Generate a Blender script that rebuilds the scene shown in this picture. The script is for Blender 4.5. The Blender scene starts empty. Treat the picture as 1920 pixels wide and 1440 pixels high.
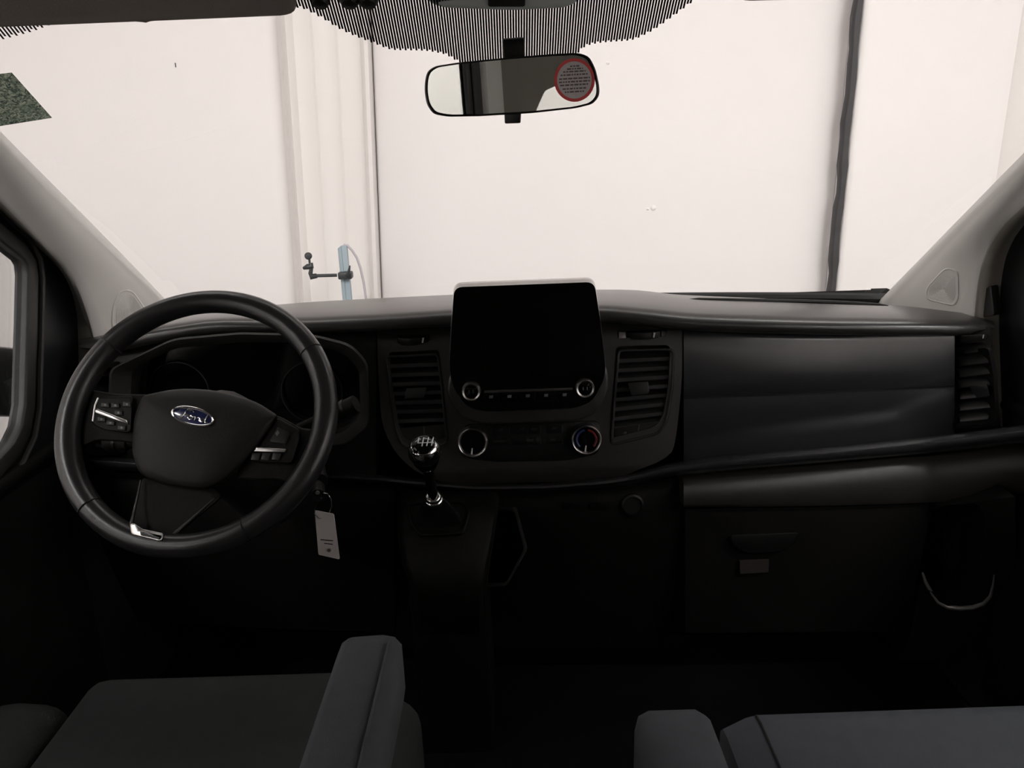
import bpy, bmesh, math, random
import numpy as np
from mathutils import Matrix, Vector

random.seed(4)
SC = bpy.context.scene
COL = SC.collection

# ------------------------------------------------------------------ camera
F = 1450.0
PITCH = math.radians(17.6)
ROLL = math.radians(-1.8)
CAM = np.array([-0.03, 0.0, 1.15])
_fw = np.array([0, math.cos(PITCH), -math.sin(PITCH)])
_u0 = np.array([0, math.sin(PITCH), math.cos(PITCH)])
_r0 = np.array([1.0, 0, 0])
_rt = _r0 * math.cos(ROLL) + _u0 * math.sin(ROLL)
_up = _u0 * math.cos(ROLL) - _r0 * math.sin(ROLL)
cam = bpy.data.cameras.new('camera')
cam.sensor_width = 36.0
cam.lens = 36.0 * F / 1920.0
cam.clip_start = 0.02
cam_ob = bpy.data.objects.new('camera', cam)
COL.objects.link(cam_ob)
cam_ob.matrix_world = Matrix(((_rt[0], _up[0], -_fw[0], CAM[0]), (_rt[1], _up[1], -_fw[1], CAM[1]),
                              (_rt[2], _up[2], -_fw[2], CAM[2]), (0, 0, 0, 1)))
SC.camera = cam_ob

# ------------------------------------------------------------------ world, exposure
w = bpy.data.worlds.new('world')
SC.world = w
w.use_nodes = True
w.node_tree.nodes['Background'].inputs[0].default_value = (1, 0.98, 0.96, 1)
w.node_tree.nodes['Background'].inputs[1].default_value = 0.05
vs = SC.view_settings
vs.view_transform = 'Standard'
vs.look = 'None'
vs.gamma = 1
vs.exposure = 0.0
vs.use_curve_mapping = False
LAMP_W = 19.0          # watts per share of the added, unseen lamps
# unseen lamps, added to light the walls and the cab: (x, y, share)
LAMPS = [(-1.6, 2.2, 0.30), (0.2, 2.2, 0.12), (1.9, 2.2, 0.6), (-1.95, -0.7, 4.5), (2.1, -0.7, 6.5), (-1.9, -2.8, 6.5), (2.0, -2.8, 7.5)]
CEIL_Z = 3.3
FLOOR_Z = -0.62


# ------------------------------------------------------------------ rays
def ray(px, py):
    return _fw + _rt * ((px - 960) / F) + _up * ((720 - py) / F)


def at(px, py, Y):
    d = ray(px, py)
    return Vector(CAM + d * ((Y - CAM[1]) / d[1]))


def atx(px, py, X):
    d = ray(px, py)
    return Vector(CAM + d * ((X - CAM[0]) / d[0]))


def atz(px, py, Z):
    d = ray(px, py)
    return Vector(CAM + d * ((Z - CAM[2]) / d[2]))


def atplane(px, py, P, n):
    d = Vector(ray(px, py))
    c = Vector(CAM)
    return c + d * ((P - c).dot(n) / d.dot(n))


def pchip(xs, ys, x):
    """smooth interpolation that keeps to the data"""
    xs = np.asarray(xs, float); ys = np.asarray(ys, float)
    h = np.diff(xs); dl = np.diff(ys) / h
    m = np.zeros(len(xs))
    m[0] = dl[0]; m[-1] = dl[-1]
    for i in range(1, len(xs) - 1):
        if dl[i - 1] * dl[i] > 0:
            m[i] = 2 * dl[i - 1] * dl[i] / (dl[i - 1] + dl[i])
    x = min(max(x, xs[0]), xs[-1])
    i = int(min(max(np.searchsorted(xs, x) - 1, 0), len(h) - 1))
    t = (x - xs[i]) / h[i]
    return float((2*t**3 - 3*t**2 + 1) * ys[i] + (t**3 - 2*t**2 + t) * h[i] * m[i]
                 + (-2*t**3 + 3*t**2) * ys[i+1] + (t**3 - t**2) * h[i] * m[i+1])


def lin(xs, ys, x):
    return float(np.interp(x, xs, ys))


def rnd(pts, r, n=4):
    """round the corners of a closed 2-D polygon"""
    out = []
    N = len(pts)
    rr = r if isinstance(r, (list, tuple)) else [r] * N
    for i in range(N):
        p0, p1, p2 = Vector(pts[i - 1]), Vector(pts[i]), Vector(pts[(i + 1) % N])
        a, b = p0 - p1, p2 - p1
        d = min(rr[i], a.length * 0.48, b.length * 0.48)
        if d < 1e-9:
            out.append(tuple(p1)); continue
        A, B = p1 + a.normalized() * d, p1 + b.normalized() * d
        for k in range(n + 1):
            t = k / n
            out.append(tuple(A * (1 - t) ** 2 + p1 * 2 * t * (1 - t) + B * t * t))
    return out


# ------------------------------------------------------------------ materials
def mat(name, col, rough=0.5, metal=0.0, spec=0.5, bump=0.0, scale=400.0, var=0.0, coat=0.0, vscale=8.0):
    m = bpy.data.materials.new(name)
    m.use_nodes = True
    nt = m.node_tree
    b = nt.nodes['Principled BSDF']
    b.inputs['Base Color'].default_value = (*col, 1)
    b.inputs['Roughness'].default_value = rough
    b.inputs['Metallic'].default_value = metal
    b.inputs['Specular IOR Level'].default_value = spec
    b.inputs['Coat Weight'].default_value = coat
    tc = nt.nodes.new('ShaderNodeTexCoord')
    n = nt.nodes.new('ShaderNodeTexNoise')
    n.inputs['Scale'].default_value = vscale
    n.inputs['Detail'].default_value = 4
    nt.links.new(tc.outputs['Object'], n.inputs['Vector'])
    mx = nt.nodes.new('ShaderNodeMix')
    mx.data_type = 'RGBA'
    mx.inputs['A'].default_value = (*[c * (1 - var) for c in col], 1)
    mx.inputs['B'].default_value = (*[min(1, c * (1 + var)) for c in col], 1)
    nt.links.new(n.outputs['Fac'], mx.inputs['Factor'])
    nt.links.new(mx.outputs['Result'], b.inputs['Base Color'])
    if bump > 0:
        g = nt.nodes.new('ShaderNodeTexNoise')
        g.inputs['Scale'].default_value = scale
        g.inputs['Detail'].default_value = 2
        nt.links.new(tc.outputs['Object'], g.inputs['Vector'])
        bp = nt.nodes.new('ShaderNodeBump')
        bp.inputs['Strength'].default_value = bump
        bp.inputs['Distance'].default_value = 0.001
        nt.links.new(g.outputs['Fac'], bp.inputs['Height'])
        nt.links.new(bp.outputs['Normal'], b.inputs['Normal'])
    return m


def glass_mat(name, tint, refl):
    m = bpy.data.materials.new(name)
    m.use_nodes = True
    nt = m.node_tree
    nt.nodes.clear()
    o = nt.nodes.new('ShaderNodeOutputMaterial')
    t = nt.nodes.new('ShaderNodeBsdfTransparent')
    t.inputs[0].default_value = (*tint, 1)
    g = nt.nodes.new('ShaderNodeBsdfGlossy')
    g.inputs['Roughness'].default_value = 0.02
    fr = nt.nodes.new('ShaderNodeFresnel')
    fr.inputs[0].default_value = 1.45
    ml = nt.nodes.new('ShaderNodeMath')
    ml.operation = 'MULTIPLY'
    ml.inputs[1].default_value = refl
    mx = nt.nodes.new('ShaderNodeMixShader')
    nt.links.new(fr.outputs[0], ml.inputs[0])
    nt.links.new(ml.outputs[0], mx.inputs[0])
    nt.links.new(t.outputs[0], mx.inputs[1])
    nt.links.new(g.outputs[0], mx.inputs[2])
    nt.links.new(mx.outputs[0], o.inputs[0])
    return m


def emit_mat(name, col, s):
    m = bpy.data.materials.new(name)
    m.use_nodes = True
    b = m.node_tree.nodes['Principled BSDF']
    b.inputs['Base Color'].default_value = (*col, 1)
    b.inputs['Emission Color'].default_value = (*col, 1)
    b.inputs['Emission Strength'].default_value = s
    return m


M = {
    'pad': mat('grained_pad', (0.034, 0.032, 0.031), 0.29, spec=0.65, bump=0.06, scale=700, var=0.1),
    'dash': mat('dash_plastic', (0.014, 0.013, 0.013), 0.42, spec=0.35, bump=0.2, scale=800, var=0.1),
    'satin': mat('satin_panel', (0.022, 0.022, 0.025), 0.27, spec=1.0, bump=0.05, scale=900, var=0.1),
    'centre': mat('centre_plastic', (0.030, 0.027, 0.025), 0.36, spec=0.75, bump=0.12, scale=900, var=0.1),
    'lower': mat('lower_plastic', (0.009, 0.0082, 0.0078), 0.6, spec=0.10, bump=0.25, scale=700, var=0.12),
    'black': mat('black_plastic', (0.006, 0.006, 0.006), 0.45, spec=0.35),
    'gloss': mat('gloss_black', (0.003, 0.003, 0.003), 0.12, spec=0.3),
    'slat': mat('slat_plastic', (0.022, 0.022, 0.023), 0.45),
    'leather': mat('wheel_leather', (0.016, 0.015, 0.016), 0.30, spec=0.5, bump=0.10, scale=600, var=0.12),
    'hub': mat('airbag_cover', (0.011, 0.0095, 0.009), 0.5, spec=0.2, bump=0.25, scale=700, var=0.1),
    'chrome': mat('chrome', (0.75, 0.74, 0.74), 0.12, metal=1),
    'satinchrome': mat('satin_chrome', (0.60, 0.58, 0.57), 0.28, metal=1),
    'silver': mat('silver_paint', (0.45, 0.43, 0.42), 0.35, metal=0.6),
    'pillar': mat('pillar_trim', (0.80, 0.78, 0.755), 0.5, bump=0.10, scale=900, var=0.04),
    'seal': mat('grey_seal', (0.55, 0.51, 0.455), 0.7, bump=0.2, scale=500, var=0.08),
    'head': mat('headliner_cloth', (0.30, 0.28, 0.255), 0.95, spec=0.1, bump=0.4, scale=900, var=0.06),
    'visor': mat('visor_cloth', (0.21, 0.185, 0.165), 0.9, spec=0.15, bump=0.4, scale=900, var=0.08),
    'doorblack': mat('door_black', (0.012, 0.013, 0.015), 0.40, var=0.15),
    'doorgrey': mat('door_frame', (0.035, 0.033, 0.032), 0.5, bump=0.15, scale=700, var=0.1),
    'rubber': mat('rubber', (0.008, 0.008, 0.008), 0.7),
    'carpet': mat('carpet', (0.005, 0.005, 0.005), 0.95, spec=0.1, bump=0.5, scale=300, var=0.2),
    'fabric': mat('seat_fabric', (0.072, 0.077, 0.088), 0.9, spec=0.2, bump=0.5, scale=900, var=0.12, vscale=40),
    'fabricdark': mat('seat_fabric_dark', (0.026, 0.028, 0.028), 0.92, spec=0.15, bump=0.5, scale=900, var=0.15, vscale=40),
    'mirror': mat('mirror_silver', (0.80, 0.82, 0.80), 0.01, metal=1),
    'glass': glass_mat('windscreen_glass', (0.95, 0.955, 0.95), 0.6),
    'doorglass': glass_mat('door_glass', (0.98, 0.985, 0.98), 0.5),
    'frit': mat('frit_print', (0.008, 0.008, 0.009), 0.6, spec=0.2),
    'wall': mat('white_panel', (0.83, 0.793, 0.785), 0.55, spec=0.25, bump=0.08, scale=12, var=0.015, vscale=1.5),
    'wall2': mat('cream_strip', (0.80, 0.765, 0.745), 0.5, spec=0.3, var=0.02, vscale=3),
    'wallplain': mat('workshop_wall', (0.80, 0.77, 0.755), 0.7, var=0.02),
    'wceil': mat('workshop_ceiling', (0.75, 0.74, 0.73), 0.8, var=0.02),
    'wfloor': mat('workshop_floor', (0.34, 0.33, 0.32), 0.6, var=0.1, vscale=2),
    'gap': mat('dark_gasket', (0.035, 0.033, 0.036), 0.5, var=0.3, vscale=14),
    'post': mat('blue_grey_paint', (0.30, 0.37, 0.41), 0.5, var=0.06),
    'clamp': mat('clamp_black', (0.03, 0.032, 0.035), 0.4),
    'cable': mat('grey_cable', (0.46, 0.43, 0.46), 0.5),
    'red': mat('red_print', (0.75, 0.085, 0.085), 0.45),
    'greypaper': mat('grey_print', (0.62, 0.56, 0.56), 0.5, var=0.08, vscale=200),
    'ink': mat('dark_ink', (0.12, 0.10, 0.10), 0.6),
    'white': mat('white_mark', (0.7, 0.7, 0.7), 0.5),
    'faint': mat('faint_mark', (0.11, 0.11, 0.115), 0.5),
    'paper': mat('paper_tag', (0.50, 0.46, 0.45), 0.7, var=0.06, vscale=60),
    'navy': mat('navy_enamel', (0.012, 0.016, 0.075), 0.18, coat=0.5),
    'blue': mat('blue_print', (0.01, 0.02, 0.12), 0.4),
    'crimson': mat('crimson_print', (0.16, 0.008, 0.014), 0.4),
    'tube': emit_mat('lamp_diffuser', (1, 0.97, 0.94), 3.0),
    'sensor': mat('sensor_cover_grey', (0.42, 0.45, 0.44), 0.6, var=0.05),
    'hood': mat('hood_plastic', (0.020, 0.019, 0.018), 0.62, spec=0.3, bump=0.2, scale=800),
    'console': mat('console_plastic', (0.006, 0.0055, 0.005), 0.55, spec=0.16, bump=0.2, scale=700),
    'shelf': mat('shelf_plastic', (0.026, 0.024, 0.021), 0.45, spec=0.45, bump=0.2, scale=700, var=0.1),
    'label': mat('dull_label', (0.028, 0.022, 0.020), 0.6),
    'van': mat('van_paint', (0.02, 0.03, 0.06), 0.3, coat=0.4),
}


# sticker with a mottled green print
def sticker_mat():
    m = bpy.data.materials.new('mottled_green_print')
    m.use_nodes = True
    nt = m.node_tree
    b = nt.nodes['Principled BSDF']
    b.inputs['Roughness'].default_value = 0.6
    tc = nt.nodes.new('ShaderNodeTexCoord')
    v = nt.nodes.new('ShaderNodeTexNoise')
    v.inputs['Scale'].default_value = 210
    v.inputs['Detail'].default_value = 3
    v.inputs['Distortion'].default_value = 1.6
    cr = nt.nodes.new('ShaderNodeValToRGB')
    e = cr.color_ramp.elements
    e[0].position = 0.36; e[0].color = (0.035, 0.05, 0.042, 1)
    e[1].position = 0.64; e[1].color = (0.30, 0.33, 0.26, 1)
    k = e.new(0.5); k.color = (0.12, 0.155, 0.12, 1)
    nt.links.new(tc.outputs['Object'], v.inputs['Vector'])
    nt.links.new(v.outputs['Fac'], cr.inputs[0])
    nt.links.new(cr.outputs[0], b.inputs['Base Color'])
    tr = nt.nodes.new('ShaderNodeBsdfTranslucent')      # thin paper: light comes through it
    nt.links.new(cr.outputs[0], tr.inputs['Color'])
    mx = nt.nodes.new('ShaderNodeMixShader')
    mx.inputs[0].default_value = 0.65
    nt.links.new(b.outputs[0], mx.inputs[1])
    nt.links.new(tr.outputs[0], mx.inputs[2])
    nt.links.new(mx.outputs[0], nt.nodes['Material Output'].inputs[0])
    return m


M['sticker'] = sticker_mat()


# ------------------------------------------------------------------ mesh tools
ROOTM = {}


def root(name, label, cat, loc=(0, 0, 0), group=None, kind=None, matrix=None):
    o = bpy.data.objects.new(name, None)
    o.empty_display_size = 0.05
    COL.objects.link(o)
    m = matrix.copy() if matrix is not None else Matrix.Translation(Vector(loc))
    o.matrix_world = m
    ROOTM[o.name] = m
    o['label'] = label
    o['category'] = cat
    if group: o['group'] = group
    if kind: o['kind'] = kind
    return o


def tag(o, label, cat, group=None, kind=None):
    o['label'] = label
    o['category'] = cat
    if group: o['group'] = group
    if kind: o['kind'] = kind
    return o


class MB:
    def __init__(s):
        s.v = []; s.f = []

    def add(s, vs, fs):
        n = len(s.v)
        s.v += [Vector(p) for p in vs]
        s.f += [tuple(i + n for i in f) for f in fs]
        return s

    def prism(s, a, b):
        n = len(a)
        return s.add(list(a) + list(b), [tuple(range(n)), tuple(range(2 * n - 1, n - 1, -1))] +
                     [(i, i + n, (i + 1) % n + n, (i + 1) % n) for i in range(n)])

    def ext(s, a, d):
        d = Vector(d)
        return s.prism(a, [Vector(p) + d for p in a])

    def rings(s, rs, caps=(True, True), closed=True):
        """skin a list of point rings"""
        n = len(rs[0]); vs = [p for r in rs for p in r]; fs = []
        for k in range(len(rs) - 1):
            for i in range(n if closed else n - 1):
                j = (i + 1) % n
                fs.append((k*n + i, k*n + j, (k+1)*n + j, (k+1)*n + i))
        if caps[0]: fs.append(tuple(range(n - 1, -1, -1)))
        if caps[1]: fs.append(tuple((len(rs) - 1) * n + i for i in range(n)))
        return s.add(vs, fs)

    def grid(s, rows):
        return s.rings(rows, (False, False), closed=False)

    def slab(s, rows, d):
        """a grid given thickness d (a vector)"""
        d = Vector(d)
        R, C = len(rows), len(rows[0])
        fr = [p for r in rows for p in r]
        bk = [Vector(p) + d for p in fr]
        n = R * C; fs = []
        for r in range(R - 1):
            for c in range(C - 1):
                q = (r*C + c, r*C + c + 1, (r+1)*C + c + 1, (r+1)*C + c)
                fs.append(q); fs.append(tuple(i + n for i in reversed(q)))
        for c in range(C - 1):
            fs.append((c + 1, c, c + n, c + 1 + n))
            k = (R - 1) * C + c
            fs.append((k, k + 1, k + 1 + n, k + n))
        for r in range(R - 1):
            fs.append((r*C, (r+1)*C, (r+1)*C + n, r*C + n))
            k = r*C + C - 1
            fs.append((k + C, k, k + n, k + C + n))
        return s.add(fr + bk, fs)

    def box(s, c, size, rot=None):
        c = Vector(c); x, y, z = [q / 2 for q in size]
        vs = [Vector((i * x, j * y, k * z)) for i in (-1, 1) for j in (-1, 1) for k in (-1, 1)]
        if rot is not None: vs = [rot @ p for p in vs]
        return s.add([p + c for p in vs], [(0, 1, 3, 2), (4, 6, 7, 5), (0, 4, 5, 1), (2, 3, 7, 6), (0, 2, 6, 4), (1, 5, 7, 3)])

    def tube(s, pts, r, n=10, closed=False, caps=True):
        pts = [Vector(p) for p in pts]
        N = len(pts)
        rr = r if isinstance(r, (list, tuple)) else [r] * N
        rs = []; ref = None
        for i in range(N):
            a = pts[i - 1] if (closed or i > 0) else pts[i]
            b = pts[(i + 1) % N] if (closed or i < N - 1) else pts[i]
            t = (b - a).normalized()
            if ref is None:
                ref = t.orthogonal().normalized()
            ref = (ref - t * ref.dot(t)).normalized()
            bi = t.cross(ref)
            rs.append([pts[i] + (ref * math.cos(2*math.pi*k/n) + bi * math.sin(2*math.pi*k/n)) * rr[i] for k in range(n)])
        if closed:
            # match the start so the loop closes without twist
            rs.append(rs[0])
            return s.rings(rs, (False, False))
        return s.rings(rs, (caps, caps))

    def lathe(s, o, axis, prof, n=28, caps=(False, True)):
        o = Vector(o); ax = Vector(axis).normalized()
        u = ax.orthogonal().normalized(); v = ax.cross(u)
        rs = [[o + ax * h + (u * math.cos(2*math.pi*k/n) + v * math.sin(2*math.pi*k/n)) * max(r, 1e-5) for k in range(n)] for r, h in prof]
        return s.rings(rs, caps)

    def build(s, name, m, parent=None, top=None, bevel=0.0, seg=2, ang=38, weld=True, local=False, flat=False):
        """top: the root whose space the vertices go to; parent: object to hang from"""
        me = bpy.data.meshes.new(name)
        vs = s.v
        if top is not None and not local:
            inv = ROOTM[top.name].inverted()
            vs = [inv @ p for p in vs]
        me.from_pydata([tuple(p) for p in vs], [], s.f)
        bm = bmesh.new(); bm.from_mesh(me)
        if weld: bmesh.ops.remove_doubles(bm, verts=bm.verts, dist=1e-6)
        bmesh.ops.recalc_face_normals(bm, faces=bm.faces)
        if bevel > 0:
            es = [e for e in bm.edges if len(e.link_faces) == 2 and e.calc_face_angle(0) > math.radians(ang)]
            bmesh.ops.bevel(bm, geom=es, offset=bevel, offset_type='OFFSET', segments=seg, profile=0.5, affect='EDGES', clamp_overlap=True)
        bm.to_mesh(me); bm.free()
        if not flat:
            for p in me.polygons: p.use_smooth = True
            me.set_sharp_from_angle(angle=math.radians(ang))
        me.materials.append(M[m] if isinstance(m, str) else m)
        o = bpy.data.objects.new(name, me)
        COL.objects.link(o)
        o.parent = parent if parent is not None else top
        return o


def cut(o, cutters, ang=38):
    """subtract closed MB solids (same space as o's mesh) from o, and keep only the result"""
    for mb in cutters:
        c = mb.build('cutter', 'black', None, None)
        md = o.modifiers.new('cut', 'BOOLEAN')
        md.object = c; md.operation = 'DIFFERENCE'; md.solver = 'EXACT'
        par = o.parent; o.parent = None
        dg = bpy.context.evaluated_depsgraph_get()
        dg.update()
        me = bpy.data.meshes.new_from_object(o.evaluated_get(dg))
        o.parent = par
        o.modifiers.clear()
        old = o.data
        o.data = me
        me.name = old.name
        bpy.data.meshes.remove(old)
        cm = c.data
        bpy.data.objects.remove(c)
        bpy.data.meshes.remove(cm)
    me = o.data
    for p in me.polygons: p.use_smooth = True
    me.set_sharp_from_angle(angle=math.radians(ang))
    while len(me.materials) > 1: me.materials.pop()
    for p in me.polygons: p.material_index = 0


def simple(name, mb, m, label, cat, kind=None, group=None, **k):
    o = mb.build(name, m, **k)
    return tag(o, label, cat, group, kind)


# ================================================================== workshop around the van
WY = 4.0
def wx(px): return at(px, 300, WY).x

wf = root('wall_front', 'white panelled workshop wall seen through the windscreen', 'wall', (0, WY, FLOOR_Z), kind='structure')
def lean(x, z): return x + (z - .75) * .043 * min(1, max(0, (xg_ - x) / 2.2)) if x > -2.5 else x
xg_ = wx(1566)
def wall_strip(name, prof, m):
    """prof: plan points (x, y); extruded up"""
    bk = [(x, y + 0.012) for x, y in reversed(prof)]
    pl = prof + bk
    return MB().prism([(lean(x, FLOOR_Z), y, FLOOR_Z) for x, y in pl], [(lean(x, CEIL_Z), y, CEIL_Z) for x, y in pl]).build(name, m, top=wf, ang=50)

def arc(x0, y0, x1, y1, n=6, pw=2.0):
    return [(x0 + (x1 - x0) * k / n, y0 + (y1 - y0) * (k / n) ** pw) for k in range(1, n + 1)]

xL = wx(525)
wall_strip('wall_panel', [(-2.96, WY), (xL - 0.25, WY - 0.008), (xL - 0.05, WY), (xL - 0.02, WY + 0.006), (xL + .004, WY + 0.03), (xL + .008, WY + .06)], 'wall')
prof = [(xL, WY + 0.0380), (wx(533), WY + 0.0570), (wx(541), WY + 0.0380), (wx(545), WY - 0.0228), (wx(551), WY - 0.0418), (wx(556), WY - 0.0304),
        (wx(561), WY - 0.0038), (wx(590), WY - 0.0076), (wx(596), WY - 0.0190), (wx(600), WY - 0.0076), (wx(632), WY - 0.0076), (wx(640), WY - 0.0228),
        (wx(646), WY - 0.0095), (wx(680), WY - 0.0114), (wx(685), WY - 0.0570), (wx(691), WY - 0.0760), (wx(697), WY - 0.0646), (wx(699), WY + 0.0190)]
o = wall_strip('cover_strip', prof, 'wall2')
xg = wx(1566)
def gx(px): return at(px, 200, WY - GP).x
GP = 0.11      # how far the right-hand sheet stands proud of the wall
pr = [(wx(701), WY + 0.012), (wx(705), WY), (wx(900), WY - 0.006), (wx(1300), WY), (xg - 0.16, WY)] + arc(xg - 0.16, WY, xg + 0.04, WY + 0.05, 8)
wall_strip('wall_panel', pr, 'wall')
pr = [(xg + .030, WY + .03), (xg + .026, WY - GP + .03), (xg + .034, WY - GP + .010), (xg + .055, WY - GP + .002), (xg + .10, WY - GP), (gx(1760), WY - GP), (gx(1872), WY - GP), (gx(1884), WY - GP - 0.02)]
wall_strip('wall_panel', pr, 'wall')
wall_strip('wall_panel', [(gx(1886), WY - GP + 0.02), (gx(1900), WY - GP + 0.035), (3.21, WY - GP + 0.05)], 'wall2')
# dark uneven gasket along the edge of the proud sheet
mb = MB()
rs = []
for i, z in enumerate(np.linspace(FLOOR_Z, CEIL_Z, 60)):
    a = 0.019 + 0.006 * math.sin(i * 1.9) * random.random()
    c = 0.004 * math.sin(i * 0.9) + .008
    y0 = WY - GP + .012
    rs.append([(xg + c - a, y0 + .01, z), (xg + c - a * .6, y0, z), (xg + c + a * .7, y0, z), (xg + c + a * 0.9, y0 + .01, z), (xg + c + a * 0.9, y0 + .04, z), (xg + c - a, y0 + .04, z)])
mb.rings(rs).build('gasket', 'gap', top=wf)
# dents and scuffs on the big sheet
for (px, py, r) in ((1225, 390, 0.016), (1140, 118, 0.010), (1215, 392, 0.008)):
    p = at(px, py, WY - 0.004)
    MB().lathe(p, (0, -1, 0), [(r, -0.004), (r * 0.7, 0.001), (r * 0.3, 0.003), (0.0005, 0.0035)], 14).build('dent', 'wall', top=wf)
p = at(329, 122, WY - 0.008)
MB().box(p, (0.004, 0.002, 0.02)).build('scuff', 'gap', top=wf)

def slabbox(name, lo, hi, m, label, cat):
    c = [(a + b) / 2 for a, b in zip(lo, hi)]; s = [b - a for a, b in zip(lo, hi)]
    return simple(name, MB().box(c, s), m, label, cat, 'structure')

slabbox('wall_left', (-3.05, -4.6, FLOOR_Z), (-2.95, WY + .1, CEIL_Z), 'wallplain', 'plain white workshop wall outside the driver door', 'wall')
slabbox('wall_right', (3.2, -4.6, FLOOR_Z), (3.3, WY + .1, CEIL_Z), 'wallplain', 'plain white workshop wall outside the passenger door', 'wall')
slabbox('wall_rear', (-3.05, -4.7, FLOOR_Z), (3.3, -4.6, CEIL_Z), 'wallplain', 'plain white workshop wall behind the van', 'wall')
slabbox('ceiling', (-3.05, -4.7, CEIL_Z), (3.3, WY + .15, CEIL_Z + .1), 'wceil', 'white workshop ceiling above the van', 'ceiling')
slabbox('floor', (-3.05, -4.7, FLOOR_Z - .1), (3.3, WY + .15, FLOOR_Z), 'wfloor', 'grey workshop floor under the van', 'floor')

for i, (x, y, sh) in enumerate(LAMPS):
    t = root('added_ceiling_light', 'unseen added batten light ' + ['before the left wall panel, ahead of the van', 'ahead of the middle of the windscreen', 'before the right wall panel, ahead of the van',
             'outside the driver door', 'outside the passenger door', 'behind the driver side rear window', 'behind the passenger side rear window'][i], 'light', (x, y, CEIL_Z), group='added ceiling lights')
    MB().box((x, y, CEIL_Z - .03), (1.5, .34, .06)).build('housing', 'wceil', top=t, bevel=.01)
    MB().box((x, y, CEIL_Z - .065), (1.4, .28, .012)).build('diffuser', 'tube', top=t)
    ld = bpy.data.lights.new('lamp_light', 'AREA')
    ld.shape = 'RECTANGLE'; ld.size = 1.4; ld.size_y = 0.28
    ld.energy = LAMP_W * sh
    ld.color = (1.0, 0.975, 0.955)
    lo = bpy.data.objects.new('lamp_light', ld)
    COL.objects.link(lo)
    lo.parent = t
    lo.location = (0, 0, -0.08)

# ---- blue-grey steel post with a clamp arm and a cable
PY = 3.55
t = root('steel_post', 'blue grey steel post with black clamp arm in front of the cover strip', 'post', (at(648, 480, PY).x, PY, FLOOR_Z))
pb = at(649, 520, PY); px0 = at(636, 470, PY).x; ptop = at(645, 464, PY).z
ww = 0.040
prof = [(-ww/2, 0), (-ww/2, -.03), (-ww*.1, -.034), (-ww*.05, -.026), (ww/2, -.022), (ww/2, 0)]
MB().prism([(pb.x + a, PY + b, FLOOR_Z) for a, b in prof], [(pb.x + a, PY + b, ptop + (0.012 if a > -.01 else 0)) for a, b in prof]).build('post', 'post', top=t, bevel=.002)
c = at(648, 516, PY - .04)
MB().box(c, (.062, .05, .032)).build('clamp', 'clamp', top=t, bevel=.006)
MB().tube([at(651, 517, PY - .07), at(654, 510, PY - .08), at(656, 498, PY - .08)], [.008, .007, .003]).build('clamp_lever', 'clamp', top=t)
MB().tube([at(632, 516, PY - .04), at(592, 517, PY - .06)], .0075).build('arm', 'clamp', top=t)
MB().tube([at(594, 517, PY - .06), at(584, 519, PY - .06), at(582, 513, PY - .06), at(584, 502, PY - .06)], [.011, .014, .010, .008]).build('elbow', 'clamp', top=t)
MB().tube([at(569, 503, PY - .06), at(577, 500, PY - .065), at(584, 499, PY - .06), at(583, 493, PY - .06)], [.007, .013, .014, .009]).build('holder', 'clamp', top=t)
MB().tube([at(581, 497, PY - .06), at(580, 486, PY - .06)], .005).build('holder_neck', 'clamp', top=t)
MB().lathe(at(578, 480, PY - .055), (0.15, -1, .1), [(.008, -.02), (.016, -.012), (.0165, .004), (.012, .010), (.001, .011)], 18).build('lamp_head', 'clamp', top=t)
pts = [(643, 463), (646, 459), (652, 461), (660, 469), (669, 483), (676, 503), (682, 530), (688, 572), (694, 640)]
mb = MB().tube([at(x, y, PY - .01) for x, y in pts] + [Vector((at(694, 640, PY).x + .02, PY, FLOOR_Z))], .006, 8)
simple('cable', mb, 'cable', 'thin grey cable curving down from the top of the steel post', 'cable')

# ================================================================== van shell
# windscreen surface: y as a function of x and z
def ygl(x, z):
    k = lin([0.78, 0.85, 1.15, 1.3], [0.15, 0.2, 0.42, 0.42], z)
    return 1.2 + (1.325 - z) / 0.8 - k * min(abs(x), .85) ** 2

def onglass(px, py, off=0.0):
    d = ray(px, py); lo, hi = 0.6, 3.0
    for _ in range(50):
        t = (lo + hi) / 2
        q = CAM + d * t
        if q[1] < ygl(q[0], q[2]) - off: lo = t
        else: hi = t
    return Vector(CAM + d * lo)

ws = root('window_1', 'wide curved windscreen with a dark lined shade band along its top', 'windscreen', (0, 1.7, .8), kind='structure')
xs = np.linspace(-.93, .93, 41)
zs = np.linspace(0.74, 1.42, 22)
MB().grid([[(x, ygl(x, z), z) for x in xs] for z in zs]).build('glass', 'glass', top=ws)
fb = [(-330, 190), (-80, 100), (0, 76), (60, 60), (110, 44), (350, 25), (560, 15), (600, 32), (640, 56), (700, 81), (740, 94), (790, 95), (830, 101),
      (862, 117), (900, 132), (1060, 122), (1083, 100), (1100, 86), (1130, 80), (1180, 76), (1215, 62), (1260, 32), (1310, -2), (1500, -50), (1800, -60), (2300, -60)]
bd = [onglass(*p) for p in fb]
bx = [p.x for p in bd]; bz = [p.z for p in bd]
mb = MB()
PER = 0.0039
for k in range(int(-.86 / PER), int(.86 / PER)):
    x = k * PER
    z0 = pchip(bx, bz, x) if bx[0] < x < bx[-1] else None
    if z0 is None or z0 > 1.41: continue
    z0 += 0.002 * (k % 2)
    q = []
    for z in np.linspace(z0, 1.415, 5):
        q.append([(x - .0014, ygl(x, z) - .0015, z), (x + .0014, ygl(x, z) - .0015, z)])
    mb.grid(q)
so = mb.build('shade_band', 'frit', top=ws, flat=True, weld=False)
so['kind'] = 'stuff'
mb = MB()
mb.tube([(x, ygl(x, .765), .765) for x in xs], .012, 8)
mb.build('lower_seal', 'rubber', top=ws)

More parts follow.
